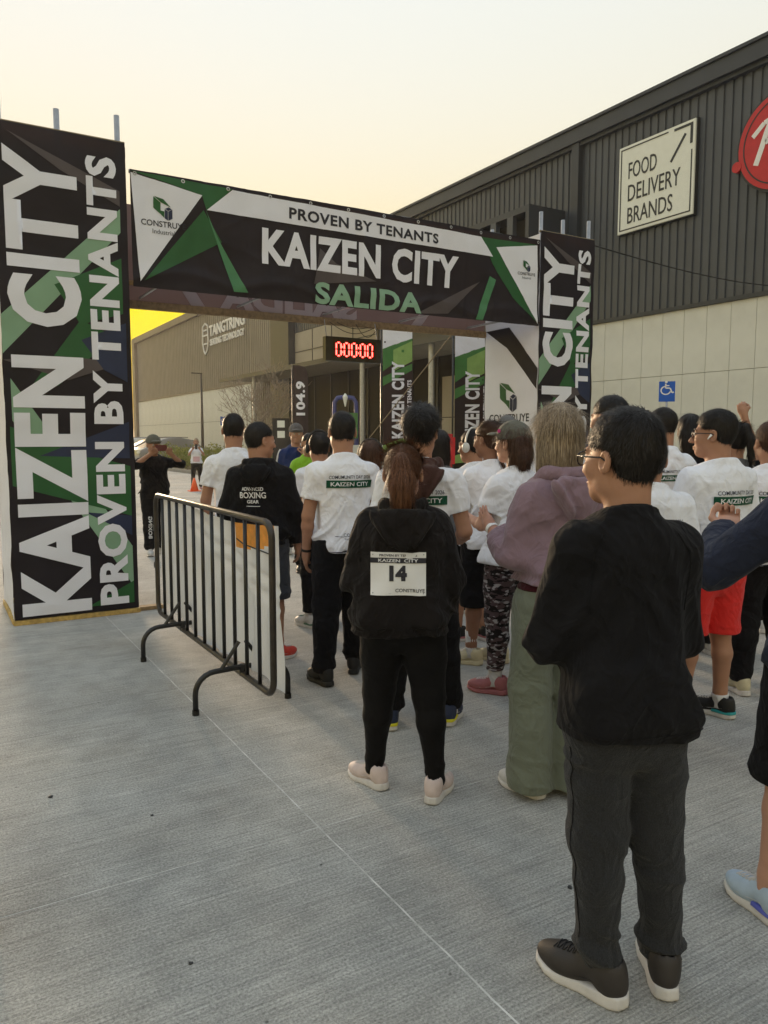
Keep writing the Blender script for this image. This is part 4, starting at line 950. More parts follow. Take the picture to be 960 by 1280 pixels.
class Person:
    def __init__(s, name, label, loc, rz, H=1.72, sex='m', w=1.0, skin='tan', feet=((-.12, .02, .15), (.12, 0, -.15)), arms=None, head=(0, 0), h=.008, hb=None, group=None, lean=0., knees=(.02, .02), seed=None, shw=None, pelvis=(0, 0), category='person'):
        s.T = thing('person', label, 'person', loc, rz, group); s.H = H; s.S = S = H/1.75; s.sex = sex; s.w = w; s.h = h; s.seed = seed if seed is not None else len(label)*1.37+H*11
        s.skin = SK[skin]; s.lean = lean; s.pel = np.array([*pelvis, 0.])
        sw = (shw or (.170 if sex == 'm' else .143))*w**.6*S; s.sw = sw
        s.hip = [np.array([x*.088*S*w**.5, -.005, .885*S])+s.pel for x in (-1, 1)]
        s.ank = [np.array([f[0], f[1], .085*S]) for f in feet]; s.feet = feet
        s.knee = [(s.hip[i]+s.ank[i])/2+np.array([0, knees[i], .02*S]) for i in (0, 1)]
        s.sho = [np.array([x*sw, -.012+lean*1.4, 1.372*S]) for x in (-1, 1)]
        arms = arms or (((-.22, .06, -1), (-.06, .25, -1), 'relax', (1, 0, 0)), ((.22, .06, -1), (.06, .25, -1), 'relax', (-1, 0, 0)))
        s.arms = arms; s.elb = []; s.wri = []
        for i in (0, 1):
            e = s.sho[i]+nrm(arms[i][0])*.285*S; s.elb.append(e); s.wri.append(e+nrm(arms[i][1])*.25*S)
        s.Hy, s.Hp = head; s.Rh = rotz(-R(s.Hy))@rotx(R(-s.Hp)); s.hs = (.93+.07*S if sex == 'm' else .90+.06*S)*1.07
        s.hc = np.array([0, .02+lean*1.6, H-.118*s.hs])     # eye level centre of the head
        s.neck = np.array([0, -.012+lean*1.45, 1.435*S])
    def toh(s, P): return (P-s.hc)@s.Rh/s.hs          # world -> head frame
    def frh(s, p): return s.Rh@(np.asarray(p, float)*s.hs)+s.hc
    def torso(s, P, infl=0., straight=0., zlo=.74):
        S = s.S; zs, A, B, C = [np.array(q) for q in TORSO[s.sex]]
        z = P[:, 2]/S; A = A*s.w; B = B*(s.w**1.3)
        if straight:
            m = (zs > .85) & (zs < 1.34); A = A.copy(); B = B.copy(); t = straight
            A[m] = A[m]*(1-t)+t*max(A[2], A[6])*.98; B[m] = B[m]*(1-t)+t*max(B[2], B[6])*.98
        a = np.interp(z, zs, A)*S+infl; b = np.interp(z, zs, B)*S+infl; cy = np.interp(z, zs, C)*S+s.lean*np.clip(z-.9, 0, 1)*2.4
        t = np.clip((1.2-z)/.4, 0, 1); cx = s.pel[0]*t; cy = cy+s.pel[1]*t
        x = (P[:, 0]-cx)/a; y = (P[:, 1]-cy)/b; k = (np.abs(x)**2.4+np.abs(y)**2.4)**(1/2.4)
        d = (k-1)*np.minimum(a, b)*.9
        d = smax(d, (z-1.51)*S, .02); return smax(d, (zlo-z)*S, .03)
    def arm(s, P, i, infl=0., r=(.047, .041, .038, .027), fore=True):
        S = s.S*s.w**.4*(1 if s.sex == 'm' else .88); r = [q*S+infl for q in r]
        d = cap(P, s.sho[i], s.elb[i], r[0], r[1])
        if fore:
            m = s.elb[i]*.72+s.wri[i]*.28; d = smin(d, chain(P, (s.elb[i], m, s.wri[i]), (r[1]*.96, r[2], r[3])), .015)
        return d
    def hand(s, P, i):
        dirv, pose, pn = nrm(s.arms[i][1]), s.arms[i][2], np.asarray(s.arms[i][3], float); D = dirv
        if len(s.arms[i]) > 4: D = nrm(s.arms[i][4])
        Nn = nrm(pn-D*(pn@D)); Sd = np.cross(D, Nn)
        # thumb points forward/up: choose the side with larger y+z
        if (Sd[1]+Sd[2]*.6) < 0: Sd = -Sd
        k = s.S*(1 if s.sex == 'm' else .9); W = s.wri[i]
        curl = {'relax': .42, 'flat': .10, 'fist': 1.45, 'grip': 1.0}[pose]
        Rm = np.stack([Sd, D, Nn], 1)
        d = ell(P, W+D*.048*k, np.array([.043, .055, .0185])*k, Rm); d = smin(d, cap(P, W-D*.02, W+D*.03*k, .026*k, .028*k), .02)
        for j, (o, L, r) in enumerate(((.030, .074, .0088), (.0105, .083, .009), (-.0105, .077, .0086), (-.030, .060, .0078))):
            p = W+D*(.088-.004*abs(j-1))*k+Sd*o*k; a = curl*.6+.05*j; q = D*math.cos(a)+Nn*math.sin(a); segs = (.46, .30, .24); pts = [W+D*.06*k+Sd*o*.8*k, p]
            if pose == 'flat': q = nrm(q+Sd*o*3)
            for sg in segs:
                p = p+nrm(q)*L*sg*k; pts.append(p); a += curl; q = D*math.cos(a)+Nn*math.sin(a)
            f_ = chain(P, pts, (r*k, r*k, r*.95*k, r*.85*k, r*.75*k), .003); d = smin(d, f_, .004)
        t0 = W+D*.022*k+Sd*.024*k; t1 = t0+nrm(D*.65+Sd*.8+Nn*.35)*.042*k; t2 = t1+nrm(D*.9+Sd*(.25-.5*curl*.5)+Nn*(.2+.5*curl*.6))*.032*k; t3 = t2+nrm(D*.9+Sd*(-.1-.3*curl)+Nn*(.25+.5*curl))*.026*k
        return smin(d, chain(P, (t0, t1, t2, t3), (.014*k, .0115*k, .010*k, .0085*k), .006), .012)
    def headf(s, P):
        Q = s.toh(P); k = s.hs; f = s.sex == 'f'
        d = ell(Q, (0, -.014, .030), (.074, .096, .092)); d = smin(d, ell(Q, (0, .026, -.040), (.056, .064, .074)), .035)
        d = smin(d, ell(Q, (0, .060, -.094), (.026 if not f else .02, .024, .022)), .03)
        for x in (-1, 1):
            d = smin(d, ell(Q, (x*.044, -.002, -.062), (.020, .038, .026)), .03)
            d = smin(d, ell(Q, (x*.040, .058, -.026), (.024, .024, .022)), .025)
        d = smin(d, cap(Q, (-.036, .078, .020), (.036, .078, .020), .010), .018)
        for x in (-1, 1): d = smax(d, -ell(Q, (x*.031, .100, .002), (.020, .020, .012)), .012)
        for x in (-1, 1): d = smin(d, ell(Q, (x*.031, .078, .001), (.0145, .013, .0125)), .004)
        d = smin(d, cap(Q, (0, .086, .010), (0, .112, -.036), .0075, .0115), .010)
        for x in (-1, 1): d = smin(d, ell(Q, (x*.012, .099, -.040), (.0085, .011, .008)), .007)
        d = smin(d, ell(Q, (0, .086, -.066), (.023, .0135, .0065)), .006); d = smin(d, ell(Q, (0, .084, -.077), (.020, .0135, .007)), .005)
        for x in (-1, 1):
            e = ell(Q, (x*.081, -.012, -.004), (.011, .018, .031)); e = smax(e, -ell(Q, (x*.090, -.007, .0), (.010, .011, .020)), .004)
            d = smin(d, e, .008)
        d = d*k
        r = .061 if not f else .048
        return smin(d, cap(P, s.frh((0, -.030, -.06)), s.neck+[0, .002, -.03], r*s.S, (r+.008)*s.S), .03)
    def leg(s, P, i, infl=0., r=None):
        S = s.S*s.w**.7; h, k, a = s.hip[i], s.knee[i], s.ank[i]
        r = r or (.088, .056, .054, .037); r = [q*S+infl for q in r]
        c = k*.70+a*.30+np.array([0, -.016, 0])*S
        d = chain(P, (h+[0, 0, .0], h*.5+k*.5+[0, .006, 0], k), (r[0], r[0]*.88, r[1]), .02)
        return smin(d, chain(P, (k, c, a*.85+k*.15, a), (r[1], r[2], r[3], r[3]*.98), .02), .025)
    def bounds(s, pts, pad): P = np.array(pts); return P.min(0)-pad, P.max(0)+pad
    def body(s, legs=False, sleeves=0, h=None, hh=None):
        """one mesh: head with face, neck, arms with five-fingered hands, and the legs where they are bare"""
        hh = hh or s.h*.75; V = []; F = []; n = 0
        def put(fn, lo, hi, h):
            nonlocal n
            v, f = nets(fn, lo, hi, h, .02); v = relax(v, f, 1, .35); V.append(v); F.append(f+n); n += len(v)
        put(s.headf, s.hc-[.14, .15, .24], s.hc+[.14, .16, .17], hh)
        for i in (0, 1):
            lo, hi = s.bounds((s.elb[i], s.wri[i], s.wri[i]+nrm(s.arms[i][1])*.12, s.sho[i] if sleeves < .5 else s.elb[i]), .11)
            put(lambda P: smin(s.arm(P, i), s.hand(P, i), .015), lo, hi, hh)
        def low(P):
            d = s.torso(P, -.014, 0, .80)
            for i in (0, 1): d = smin(d, s.leg(P, i), .03)
            return d
        lo, hi = s.bounds(s.ank+s.hip+s.sho, .2); lo[2] = .03; put(low, lo, hi, .009 if legs else .022)
        o = bpy.data.objects.new('body', npmesh('body', np.concatenate(V), np.concatenate(F), s.skin)); COL.objects.link(o); o.parent = s.T; s.B = o
        ey = MB(); ir = MB()
        for x in (-1, 1):
            bm = bmesh.new(); bmesh.ops.create_uvsphere(bm, u_segments=12, v_segments=8, radius=.0118*s.hs); ey.bm(bm, Matrix.Translation(s.frh((x*.031, .0815, .001))))
            bm = bmesh.new(); bmesh.ops.create_uvsphere(bm, u_segments=10, v_segments=6, radius=.0058*s.hs); ir.bm(bm, Matrix.Translation(s.frh((x*.031, .0885, .001))))
        eo = ey.build('eyes', EYE, o, smooth=True, world=False); ir.build('irises', IRIS, eo, smooth=True, world=False)
        bro = MB()
        for x in (-1, 1): bro.tube([s.frh(q) for q in ((x*.014, .092, .021), (x*.032, .092, .027), (x*.050, .078, .020))], [.0028, .0032, .0018], 6)
        bro.build('eyebrows', HR['black'], o, smooth=True, world=False)
        return o
    # ---- clothing
    def top(s, kind, mt, hem=.84, infl=.018, straight=.5, sleeve=.62, name=None, neckcut=1.455, fold=1.5, parent=None, r=None, hoodmat=None, cuff=True, h=None):
        S = s.S; sd = s.seed
        long_ = sleeve > 1; ri = r or ((.050, .048, .046, .035) if long_ else (.054, .057, .05, .04))
        def f0(P):
            d = s.torso(P, infl, straight, hem-.06)
            for i in (0, 1):
                if long_: c = s.arm(P, i, infl*.55, ri)
                else: c = s.arm(P, i, infl*.5, ri, False)
                d = smin(d, c, .045)
            return d
        def fn(P):
            x, y, z = P.T; d = f0(P)
            wp = vnoise(x*3+sd, y*3, z*3)*2
            n1 = vnoise(x*5+wp+sd, y*5+z*2, z*4.5+np.abs(x)*9); n2 = vnoise(x*11+sd+wp, y*11, z*13+wp*2); n3 = vnoise(x*2.5+sd, y*4, z*15+np.abs(x)*14+wp*1.5)
            low = np.clip((1.25-z/S)/.35, 0, 1)
            rg = 1-np.abs(2*n1-1); r3 = (1-np.abs(2*n3-1))**2
            d = d-fold*(.015*(rg**2-.4)*(.5+.8*low)+.008*(n2-.5)+.014*(r3-.35)*(.35+low*.7))
            # hem, slightly uneven
            hz = (hem+.008*np.sin(x*17+sd)+.01*vnoise(x*6+sd, y*6, z*0))*S+(.012 if y is None else 0)
            if kind in ('hoodie',): # ribbed hem gathers in
                g = np.exp(-((z-hz-.03)/.022)**2); d = d+.010*g-.006*np.exp(-((z-hz-.09)/.04)**2)
            d = smax(d, hz-z, .006)
            # neck opening
            d = smax(d, z-(neckcut*S+.015+(-y+s.lean)*.35), .008)
            if not long_:
                for i in (0, 1):
                    u = nrm(s.arms[i][0]); q = (P-s.sho[i])@u-sleeve*.285*S
                    near = cap(P, s.sho[i], s.elb[i], .10); q = np.where((near < .02) & (np.abs(x) > s.sw*.93), q, -1.); d = smax(d, q, .004)
            else:
                for i in (0, 1):
                    u = nrm(s.arms[i][1]); L = .25*S; q = (P-s.elb[i])@u-(sleeve-1)*L
                    near = cap(P, s.elb[i]*.4+s.wri[i]*.6, s.wri[i]+u*.1, .085)
                    d = smax(d, np.where(near < .0, q, -1.), .004)
                    if cuff and fold:
                        gg = np.exp(-(((P-s.elb[i])@u-(sleeve-1)*L+.045)/.02)**2)*(near < .0); d = d-.006*gg
            return d
        s.topf = fn
        lo, hi = s.bounds([s.sho[0], s.sho[1], s.hip[0], s.hip[1]]+(s.elb+s.wri if long_ else [s.elb[0], s.elb[1]]), .17)
        lo[2] = (hem-.03)*S if not long_ else min((hem-.03)*S, lo[2]); hi[2] = max(1.60*S, min(hi[2], 2.2))
        o = sdf_part(name or {'tee': 't_shirt', 'hoodie': 'hoodie', 'long': 'sweatshirt', 'jacket': 'jacket'}[kind], fn, lo, hi, h or s.h, mt, parent or s.T, 1, .02)
        s.topo = o
        if kind == 'tee' or kind == 'long':
            def col(P):
                q = P-(s.neck+[0, -.002, .030*S]); q = q@rotx(R(-18)); rr = .070 if s.sex == 'm' else .058
                a = np.sqrt((q[:, 0]/1.08)**2+(q[:, 1])**2)-rr*S*s.w**.3; return np.sqrt(a*a+(q[:, 2]*.55)**2)-.0085
            sdf_part('collar', col, s.neck-[.12, .12, .06], s.neck+[.12, .12, .12], max(.005, s.h*.7), mt, o, 1, .01)
        return o
    def hood(s, mt, parent, drop=.20, wide=.13, h=None, back=.125):
        S = s.S; nk = s.neck; sd = s.seed
        def fn(P):
            x, y, z = (P-nk).T; ax = np.abs(x)
            # collar roll round the neck, V-shaped bag falling on the back
            tb = np.clip(-y/.12, 0, 1)
            roll = np.sqrt((np.sqrt((x/.098/S)**2+((y+.012)/.095/S)**2)-1)**2*.0088+((z-.012+.05*np.clip(y/.1, -.3, 1)*1.0)/1.25)**2)-.026
            bag = ell(P-nk, (0, -back*S, -.055), (wide*S, .050, drop*.62)); bag = smax(bag, (z-.02)-.0, .02)
            vcut = (-z-drop)+ax*1.15; bag = smax(bag, vcut*.7, .02)
            slit = ell(P-nk, (0, -(back-.02)*S, .02), (.06*S, .022, .10)); bag = smax(bag, -slit, .012)
            d = smin(roll, bag, .03)
            rim = np.abs(ax*1.0-(.03+.55*(z+drop)))
            d = d-.010*np.exp(-(rim/.010)**2)*(y < -.07)+.006*np.exp(-((rim-.028)/.012)**2)*(y < -.07)
            n = vnoise(P[:, 0]*8+sd, P[:, 1]*9, P[:, 2]*13+ax*12); d = d-.009*(1-np.abs(2*n-1))+.004
            return d
        o = sdf_part('hood', fn, nk-[.24, .28, drop+.1], nk+[.24, .16, .12], h or s.h*.85, mt, parent, 1, .02); s.hoodf = fn
        old = s.topf; s.topf = lambda P: np.minimum(old(P), fn(P)); return o
    def bottom(s, kind, mt, infl=.018, hem=None, top=1.0, fold=1., r=None, name=None, h=None):
        S = s.S; sd = s.seed+3
        def fn(P):
            x, y, z = P.T; d = s.torso(P, infl*.25, .0, .73); d = smax(d, z-top*S, .01)
            wide = kind == 'wide'
            for i in (0, 1):
                if wide:
                    h_, a_ = s.hip[i], s.ank[i]; c = chain(P, (h_, s.knee[i], np.array([a_[0], a_[1], .05])), (.098*S, .094*S, .112*S), .03)
                elif kind == 'shorts':
                    c = s.leg(P, i, infl, r or (.094, .078, .06, .04))
                elif kind == 'jogger':
                    c = s.leg(P, i, infl, r or (.092, .068, .060, .046))
                else: c = s.leg(P, i, infl, r)
                d = smin(d, c, .02 if kind != 'wide' else .03)
            if fold:
                zk = s.knee[0][2]; za = .12
                wp = vnoise(x*4+sd, y*4, z*4)*2
                n1 = vnoise(x*4+sd+wp*.3, y*5, z*20+wp+x*4); n2 = vnoise(x*7+sd, y*7+wp, z*6); n3 = vnoise(x*9+sd, y*9, z*30+wp*2)
                w1 = .35*np.exp(-((z-zk)/.10)**2)+1.1*np.exp(-((z-za)/.085)**2)+.4*np.exp(-((z-.78*S)/.08)**2)+.12
                if wide: w1 = w1*.5; d = d-.016*(vnoise(x*13+sd, y*13, z*1.6)-.5)
                d = d-fold*(.017*((1-np.abs(2*n1-1))**1.5-.35)*w1+.008*(n2-.5)+.005*(n3-.5)*w1)
                if kind == 'jogger': d = d+.012*np.exp(-((z-.075)/.03)**2)
            hz = hem*S if hem is not None else (.035 if wide else .085*S)
            if kind in ('shorts',): hz = hz+.012*vnoise(x*5+sd, y*5, z*0)
            return smax(d, hz-z, .006)
        s.botf = fn
        lo, hi = s.bounds(s.ank+s.hip+s.knee, .19); lo[2] = (hem*S if hem else .02)-.02; hi[2] = top*S+.03
        return sdf_part(name or {'jogger': 'joggers', 'shorts': 'shorts', 'wide': 'trousers', 'pants': 'trousers', 'leggings': 'leggings'}[kind], fn, lo, hi, h or s.h, mt, s.T, 1, .03)
    def shoes(s, up, sole, accent=None, laces=None, size=None, socks=None):
        for i in (0, 1):
            f = s.feet[i]; shoe(s.T, (f[0], f[1]-.0, 0), f[2], up, sole, size or s.S*(1. if s.sex == 'm' else .93), accent, laces)
            if socks:
                a = s.ank[i]; u = nrm(s.knee[i]-a); MB().tube([a+u*t+np.array([0, -.012*t*8*0, 0]) for t in np.linspace(-.03, socks, 6)], [.041*s.S, .041*s.S, .041*s.S, .043*s.S, .046*s.S, .048*s.S], 16).build('sock', CL['sockw'], s.T, smooth=True, world=False)
    # ---- hair
    def strands(s, o, V, Nn, n, L, flow, w=.0017, lift=.25, mt=None, jit=.35, name='strands'):
        rng = np.random.default_rng(int(s.seed*100) % 9999); idx = rng.choice(len(V), n); p = V[idx].copy(); nn = Nn[idx]; k = 4
        d = flow(p)+rng.normal(0, jit, p.shape)*.5; d -= nn*(d*nn).sum(1)[:, None]; d /= np.linalg.norm(d, axis=1)[:, None]+1e-9; d0 = d+nn*lift*rng.uniform(.2, 1.3, (n, 1))
        side = np.cross(d, nn); Ls = L*rng.uniform(.5, 1.2, n)[:, None]; pts = []
        q = p+nn*.0005
        for j in range(k):
            ww = w*(1-j/(k-1)*.85); pts += [q-side*ww/2, q+side*ww/2]
            d0 = d0-nn*lift*.45; q = q+d0*Ls/(k-1)
        A = np.stack(pts, 1).reshape(-1, 3); base = np.arange(n)[:, None]*(2*k)
        F = np.concatenate([base+np.array([[2*j, 2*j+1, 2*j+3, 2*j+2]]) for j in range(k-1)])
        ob = bpy.data.objects.new(name, npmesh(name, A, F, mt)); COL.objects.link(ob); ob.parent = o; ob['kind'] = 'stuff'; return ob
    def hair(s, kind, c, n=900, h=None, thick=.012, fade=True):
        sd = s.seed; mt = HR[c]; h = h or s.h*.8
        def cover(Q, drop=0.):
            zl = np.interp(Q[:, 1], [-.11, -.07, -.035, -.015, .008, .045, .062, .075, .09], [-.066-drop, -.064-drop, -.048, .022, .032, .030, .045, .064, .070])
            return zl-Q[:, 2]
        def cf(Q, th):
            t = th*np.clip((Q[:, 2]+.035)/.10, .12, 1) if fade else th
            d = ell(Q, (0, -.014, .030), (.074, .096, .092))
            d = smin(d, ell(Q, (0, -.040, -.03), (.052, .042, .05)), .03)
            return d-t
        def fn(P):
            Q = s.toh(P); x, y, z = Q.T; nz = vnoise(x*45+sd, y*45, z*45)
            th = thick+.006*(nz-.5)
            if kind == 'puffy': th = thick+.014*vnoise(x*22+sd, y*22, z*22)
            if kind == 'top': th = thick+.014*np.clip((z-.06)/.05, 0, 1)+.007*(nz-.5)
            if kind in ('short', 'top', 'puffy') and n: th = th*(.55 if kind != 'puffy' else .75)
            d = cf(Q, th); d = smax(d, cover(Q)+.008*(vnoise(x*60, y*60+sd, z*60)-.5), .008)
            if kind == 'long':
                m = ell(Q, (0, -.052, -.035), (.086, .062, .135)); m = smin(m, cap(Q, (0, -.05, -.06), (.02, -.075, -.20), .070, .035, (1.15, .62, 1)), .04)
                m = smin(m, cap(Q, (.05, -.02, .02), (.075, -.01, -.15), .045, .022), .03); m = smin(m, cap(Q, (-.05, -.02, .02), (-.072, -.02, -.16), .045, .02), .03)
                m = m-.008*vnoise(x*38+sd, y*38, z*4); d = smin(d, m, .02)
                d = smax(d, -ell(Q, (0, .085, -.05), (.055, .06, .095)), .01)
            if kind == 'pony':
                d = smin(d, chain(Q, ((0, -.098, .060), (0, -.130, .055), (.002, -.142, -.01), (.006, -.135, -.08), (.010, -.120, -.135)), (.024, .036, .050, .044, .018), .02)-.006*vnoise(x*50+sd, y*50, z*6), .012)
            if kind == 'ponyhigh':
                d = smin(d, chain(Q, ((0, -.085, .085), (.01, -.125, .095), (.03, -.150, .02), (.04, -.150, -.10), (.045, -.14, -.16)), (.018, .022, .024, .018, .006), .02)-.005*vnoise(x*50, y*50, z*6), .01)
            if kind == 'braid':
                d = smin(d, ell(Q, (0, -.10, .03), (.035, .03, .035)), .02)
                for k2 in range(7): d = smin(d, ell(Q, (.005*(-1)**k2, -.118-.002*k2, .01-.030*k2), (.019-.0015*k2, .017, .020)), .006)
            if kind == 'curly':
                m = ell(Q, (0, -.075, -.05), (.075, .055, .125)); m = m-.022*vnoise(x*26+sd, y*26, z*26); d = smin(d, m, .02)
            if kind == 'longdark':
                m = ell(Q, (0, -.055, -.07), (.080, .055, .16)); d = smin(d, m-.008*vnoise(x*30+sd, y*30, z*5), .02); d = smax(d, -ell(Q, (0, .085, -.05), (.06, .07, .10)), .01)
            if kind == 'mask': d = d
            return d*s.hs
        dn = .28 if kind in ('long', 'pony', 'ponyhigh', 'braid', 'curly', 'longdark') else .15
        V, F = nets(fn, s.hc-[.15, .22, dn], s.hc+[.15, .18, .18], h, .03); V = relax(V, F, 1, .4)
        me = npmesh('hair', V, F, mt); o = bpy.data.objects.new('hair', me); COL.objects.link(o); o.parent = s.B
        if n:
            nn = np.zeros(len(V)*3, f32); me.vertices.foreach_get('normal', nn); nn = nn.reshape(-1, 3)
            cr = s.frh((0, -.06, .12))
            if kind in ('short', 'top', 'puffy'):
                flow = lambda p: (p-cr)/(np.linalg.norm(p-cr, axis=1)[:, None]+1e-6)+np.array([0, 0, -.35])
                Lh = .026 if kind != 'puffy' else .042; s.strands(o, V, nn, int(n*1.8), Lh, flow, lift=1.3 if kind == 'puffy' else .75, mt=mt, jit=.55 if kind == 'puffy' else .4, w=.0020*s.h/.006)
            else:
                tie = s.frh((0, -.10, .06))
                def flow(p):
                    a = (p-cr)/(np.linalg.norm(p-cr, axis=1)[:, None]+1e-6)*.4+np.array([0, 0, -1.])
                    if kind in ('pony', 'ponyhigh', 'braid'):
                        b = (tie-p)/(np.linalg.norm(tie-p, axis=1)[:, None]+1e-6); far = ((p-s.hc)@s.Rh[:, 1] > -.10*s.hs)[:, None]; return np.where(far, b, a)
                    return a
                s.strands(o, V, nn, int(n*1.5), .10, flow, lift=.16, mt=mt, jit=.14, w=.0015*s.h/.006)
        s.hairf = fn; return o
    # ---- flat print pressed onto the back of the top
    def press(s, vf, mt, name, cx, cz, ay=0., lift=.0055, parent=None, step=.014, side='back', f=None, onto=None):
        """vf centred on (0,0) metres; ay turns the projection about z"""
        V, F = sliced(*vf, step); f = f or s.topf; S = 1.
        Rz = rotz(ay); sg = -1 if side == 'back' else 1
        base = np.stack([V[:, 0]*(-sg), np.full(len(V), sg*.42), V[:, 1]+cz], 1)
        P = (base+[cx, 0, 0])@Rz.T; D = np.array([0, -sg, 0.])@Rz.T
        for _ in range(26):
            d = f(P)-lift; P = P+D*np.clip(d, -.02, .2)[:, None]*.8
        m = MB(); m.v = [tuple(p) for p in P]; m.f = [tuple(q) for q in F]
        return m.build(name, mt, parent or s.topo, smooth=True, world=False)
    def teeprint(s, ay=0., cz=1.30, sc=1., hemprint=True):
        S = s.S
        def c(vf): V = vf[0]-(vf[0].max(0)+vf[0].min(0))/2; return V, vf[1]
        t = c(text2d('COMUMUNITY DAY 2026', .012, (.27*sc, .022*sc))); V = t[0].copy(); V[:, 1] -= (V[:, 0]/.2)**2*.006; s.press((V, t[1]), CL['inkp'], 'print', 0, (cz+.045)*S, ay)
        s.press(poly2d([(-.15*sc, -.024*sc), (.15*sc, -.024*sc), (.15*sc, .024*sc), (-.15*sc, .024*sc)]), CL['green'], 'print', 0, cz*S, ay)
        s.press(c(text2d('KAIZEN CITY', .014, (.25*sc, .026*sc))), CL['whitep'], 'print', 0, cz*S, ay, .0075)
        if hemprint:
            g_, d_, t_, i_ = logo(0, 0, .12)
            cube = join2d(mv(d_, 0, 0), mv(g_, 0, 0)); V = cube[0]-cube[0].mean(0); V = V*[1, .12]
            s.press((V+[-.075, 0], cube[1]), CL['navyp'], 'print', 0, .97*S, ay, .010)
            s.press(mv(c(text2d('CONSTRUYE', .014, (.15, .022))), .02, .010), CL['inkp'], 'print', 0, .97*S, ay, .010)
            s.press(mv(c(text2d('Industrial', 0, (.08, .014))), -.01, -.014), CL['inkp'], 'print', 0, .97*S, ay, .010)
            s.press(poly2d([(-.15, -.03), (.18, -.03), (.18, .012)]), CL['navyp'], 'print', 0, .90*S, ay, .010)
    def seam(s, path, f, parent, mt, name='seam', r=.0014, axis=None):
        P = np.array(path, float); a = np.array([0, 0, 0.]) if axis is None else np.asarray(axis)
        D = P-a; D[:, 2] = 0; D /= np.linalg.norm(D, axis=1)[:, None]+1e-9; P = a*[1, 1, 0]+D*.34+P*[0, 0, 1]
        for _ in range(30): P = P-D*np.clip(f(P)-.0012, -.02, .2)[:, None]*.75
        return MB().tube(list(P), r, 5).build(name, mt, parent, smooth=True, world=False)
    def seams(s, mt, top=True, legs=True, hem=.86):
        S = s.S
        if top:
            for x in (-1, 1):
                z = np.linspace(1.20, 1.42, 14); s.seam([(x*(.152-.04*max(0, (q-1.33))/.1)*S, -.075+.0*q, q*S) for q in z], s.topf, s.topo, mt)
            th = np.linspace(math.pi*1.05, math.pi*1.95, 40); s.seam([(math.cos(t), math.sin(t), (hem+.032)*S) for t in th], s.topf, s.topo, mt)
        if legs:
            for i, x in ((0, -1), (1, 1)):
                z = np.linspace(.80, .20, 26); c = lambda q: s.knee[i]+(s.hip[i]-s.knee[i])*((q*S-s.knee[i][2])/(s.hip[i][2]-s.knee[i][2])) if q*S > s.knee[i][2] else s.ank[i]+(s.knee[i]-s.ank[i])*((q*S-s.ank[i][2])/(s.knee[i][2]-s.ank[i][2]))
                pts = [c(q) for q in z]; P = np.array([p_+[x*.30, -.02, 0] for p_ in pts]); D = np.array([[x, 0, 0.]]*len(P))
                for _ in range(30): P = P-D*np.clip(s.botf(P)-.0012, -.02, .2)[:, None]*.75
                MB().tube(list(P), .0016, 5).build('side_seam', mt, s.T, smooth=True, world=False)
    # ---- accessories
    def glasses(s, lens=True):
        g = MB(); r = .0022
        for x in (-1, 1):
            c = np.array([x*.033, .100, -.002]); g.tube([s.frh(c+np.array([math.cos(a)*.0245, -abs(math.cos(a)) *.003, math.sin(a)*.018])) for a in np.linspace(0, 2*math.pi, 17)], r, 6)
            g.tube([s.frh(q) for q in ((x*.058, .097, .006), (x*.074, .06, .006), (x*.083, .0, .008), (x*.083, -.025, -.004))], r*1.1, 6)
        g.tube([s.frh(q) for q in ((-.009, .101, .002), (0, .104, .005), (.009, .101, .002))], r, 6); o = g.build('glasses', FRAME, s.B, smooth=True, world=False)
        return o
    def headphones(s, mt, r=.092):
        g = MB(); pts = [s.frh((math.cos(a)*(r+.006), -.008, .012+math.sin(a)*(r+.045)*.92)) for a in np.linspace(0, math.pi, 15)]; g.tube(pts, .0075, 8, flat=1.3); o = g.build('headphones', mt, s.B, smooth=True, world=False)
        for x in (-1, 1):
            bm = bmesh.new(); bmesh.ops.create_uvsphere(bm, u_segments=18, v_segments=12, radius=1.); c = s.frh((x*(r+.002), -.008, -.006)); Mx = Matrix.Translation(c)@Matrix(s.Rh.tolist()).to_4x4()@Matrix.Diagonal((.020, .034, .040, 1)); MB().bm(bm, Mx).build('ear_cup', mt, o, smooth=True, world=False)
        return o
    def cap_(s, mt, back=False):
        def fn(P):
            Q = s.toh(P); d = ell(Q, (0, -.012, .042), (.094, .114, .100)); d = smax(d, .026-Q[:, 2]+Q[:, 1]*-.10, .006); d = smax(d, -(d+.012), .004)
            y = Q[:, 1]; b = ell(Q, (0, .105, .042), (.070, .075, .022)); b = smax(b, -ell(Q, (0, .105, .030), (.078, .085, .022)), .004); b = smax(b, .085-y, .005)
            return smin(d, b, .008)*s.hs
        o = sdf_part('cap', fn, s.hc-[.15, .16, .1], s.hc+[.15, .25, .18], max(.004, s.h*.6), mt, s.B, 1, .02)
        bm = bmesh.new(); bmesh.ops.create_uvsphere(bm, u_segments=8, v_segments=6, radius=.008); MB().bm(bm, Matrix.Translation(s.frh((0, -.012, .137)))).build('button', mt, o, world=False); return o
    def band(s, i, mt, t=.93, r=.033, w=.006, name='bracelet'):
        u = nrm(s.wri[i]-s.elb[i]); c = s.elb[i]+(s.wri[i]-s.elb[i])*t; MB().tube([c-u*w, c+u*w], r*s.S, 18).build(name, mt, s.B, smooth=False, world=False)
    def world(s, p): return s.T.matrix_basis @ Vector([float(q) for q in p])

